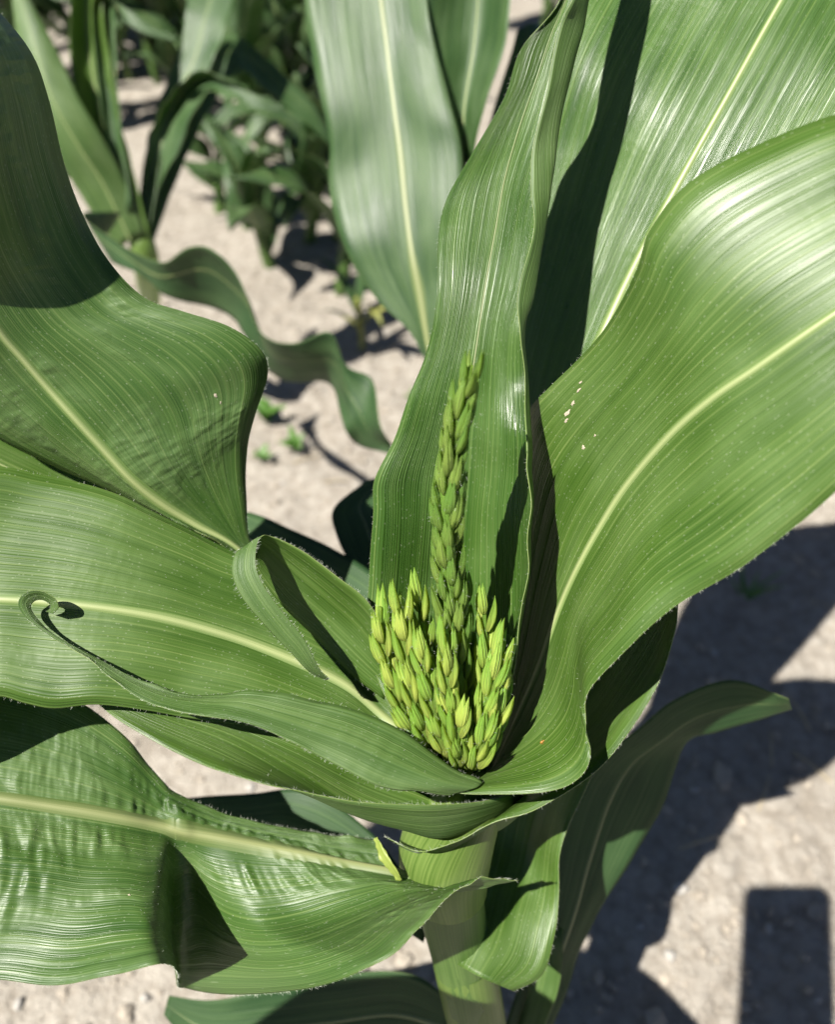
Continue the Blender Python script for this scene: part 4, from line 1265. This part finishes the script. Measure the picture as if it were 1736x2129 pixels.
def weed(px, py, size, seed, label, group=None, n=7, mat='weed', cat='weed'):
    rnd = random.Random(seed)
    g = ground_at(px, py)
    z = ground_height(g[0], g[1])
    root = empty('weed_seedling', (g[0], g[1], z))
    tag(root, label, cat, group)
    st = tube('stem', [np.array([g[0], g[1], z - 0.005]), np.array([g[0] + 0.003, g[1], z + size * 0.45])], [0.0013, 0.0009], mat, root, nseg=6, world=True, sub=2)
    for k in range(n):
        h = z + size * (0.12 + 0.36 * k / n)
        blade_mesh(root, (g[0], g[1], h), k * 2.4 + rnd.random(), size * rnd.uniform(.55, .9), size * rnd.uniform(.26, .4), rnd.uniform(.5, 1.0), rnd.uniform(.5, 1.1), mat, seed * 17 + k)
    return root
weed(556, 880, .060, 1, 'larger pale green weed seedling on the open soil left of the tassel')
weed(616, 945, .045, 2, 'small bright weed seedling beside a crumbly dark clod', n=5)
weed(545, 965, .035, 3, 'tiny weed seedling below the larger one on open soil', n=5)
weed(862, 840, .030, 4, 'tiny weed seedling half hidden behind the upright blade edge', n=4)

def grass_tuft(px, py, seed):
    rnd = random.Random(seed)
    g = ground_at(px, py); z = ground_height(g[0], g[1])
    root = empty('grass_tuft', (g[0], g[1], z))
    tag(root, 'thin grass tuft on the sunny soil beside the right-hand blade', 'grass')
    for k in range(11):
        blade_mesh(root, (g[0] + rnd.uniform(-.006, .006), g[1] + rnd.uniform(-.006, .006), z - 0.002), rnd.uniform(-0.4, 2.2), rnd.uniform(.03, .065), .0032, rnd.uniform(.3, 1.1), rnd.uniform(.4, 1.2), 'weed', seed * 13 + k, n=5)
grass_tuft(1555, 1235, 5)

# stunted yellowing seedling by the plant behind
g = ground_at(752, 725); z = ground_height(g[0], g[1])
ys = empty('corn_seedling', (g[0], g[1], z))
tag(ys, 'stunted yellowing corn seedling on the soil beside the broad upright blade', 'corn seedling')
tube('stalk', [np.array([g[0], g[1], z - .01]), np.array([g[0], g[1] + .01, z + .05]), np.array([g[0] - .005, g[1] + .01, z + .11])], [.006, .0055, .004], 'yellow_leaf', ys, nseg=8, world=True, sub=3)
for k, (az, L, wd, tl, dr, mt) in enumerate([(3.0, .10, .018, .5, 1.6, 'yellow_leaf'), (0.1, .10, .016, .6, 1.7, 'yellow_leaf'), (2.4, .15, .022, .4, 1.3, 'far_leaf'), (5.2, .12, .02, .7, 1.9, 'yellow_leaf'), (0.9, .16, .024, .2, 1.2, 'far_leaf')]):
    blade_mesh(ys, (g[0], g[1] + .008, z + .03 + .016 * k), az, L, wd, tl, dr, mt, 900 + k, n=9)

def stones():
    rnd = np.random.RandomState(8)
    pts = [(1500, 1640, 9), (1440, 1650, 7), (1600, 1930, 9), (1512, 1930, 7), (1485, 1355, 9), (1410, 1855, 12), (1660, 1570, 6), (1390, 1990, 8), (1540, 1500, 6), (1610, 1330, 5), (1650, 1260, 6),
           (1470, 1290, 5), (640, 690, 6), (590, 1010, 6), (520, 1640, 7), (420, 1625, 6), (300, 2075, 8), (40, 2090, 8), (1560, 2040, 7), (1700, 2080, 6), (1330, 1930, 6), (1700, 1220, 5)]
    for k, (px, py, r) in enumerate(pts):
        g = ground_at(px, py)
        r = r * 0.00062
        v = IV2 * (1 + 0.10 * rnd.randn(len(IV2), 1)) * (r * rnd.uniform(.8, 1.3, 3)) * (1, 1, .7)
        z = ground_height(g[0], g[1])
        o = mesh_obj('stone', v, IF2, [M['stone'] if k % 3 else M['clod']], smooth=True)
        o.location = (g[0], g[1], z + r * 0.25)
        tag(o, 'small pale stone lying on the dry soil', 'stone', 'small stones on the soil')
stones()

def straws():
    rnd = random.Random(3)
    for k, (px, py, a, L) in enumerate([(1600, 1560, 1.3, .05), (1655, 1480, 1.8, .06), (1690, 1600, -.9, .06), (1450, 1760, .3, .05), (640, 960, .4, .05), (700, 1010, .1, .04), (1585, 1655, 1.0, .05)]):
        g = ground_at(px, py); z = ground_height(g[0], g[1]) + .004
        d = np.array([math.cos(a), math.sin(a), 0]) * L / 2
        c = np.array([g[0], g[1], z])
        o = tube('straw', [c - d, c + np.array([0, 0, .003]), c + d], [.0011, .0013, .0008], 'straw', None, nseg=6, world=True, sub=3)
        tag(o, 'thin dry straw lying on the bare soil', 'straw', 'dry straws on the soil')
straws()

# ------------------------------------------------------------------ the phone taking the picture (its shadow falls on the soil)
def phone():
    import bmesh
    c0 = CAM - AF * 0.0045                       # back glass just behind the lens
    root = empty('smartphone', tuple(c0))
    tag(root, 'black smartphone above the corn plant, camera side facing down, casting the rectangular shadow', 'phone')
    def slab(name, x0, x1, y0, y1, z0, z1, rad, mat):
        prof = []
        for cx, cy, a0 in ((x1 - rad, y1 - rad, 0), (x0 + rad, y1 - rad, 90), (x0 + rad, y0 + rad, 180), (x1 - rad, y0 + rad, 270)):
            for k in range(7):
                a = math.radians(a0 + 15 * k)
                prof.append((cx + rad * math.cos(a), cy + rad * math.sin(a)))
        n = len(prof)
        V = [c0 + AX * x + AU * y - AF * z for z in (z0, z1) for x, y in prof]
        F = [(k, (k + 1) % n, n + (k + 1) % n, n + k) for k in range(n)] + [tuple(range(n))[::-1], tuple(range(n, 2 * n))]
        return mesh_obj(name, V, F, [M[mat]], root, smooth=False)
    slab('body', -0.062, 0.026, -0.135, 0.017, 0.0, 0.009, 0.011, 'phone')
    slab('screen', -0.059, 0.023, -0.132, 0.014, 0.0091, 0.0097, 0.009, 'glass')
phone()
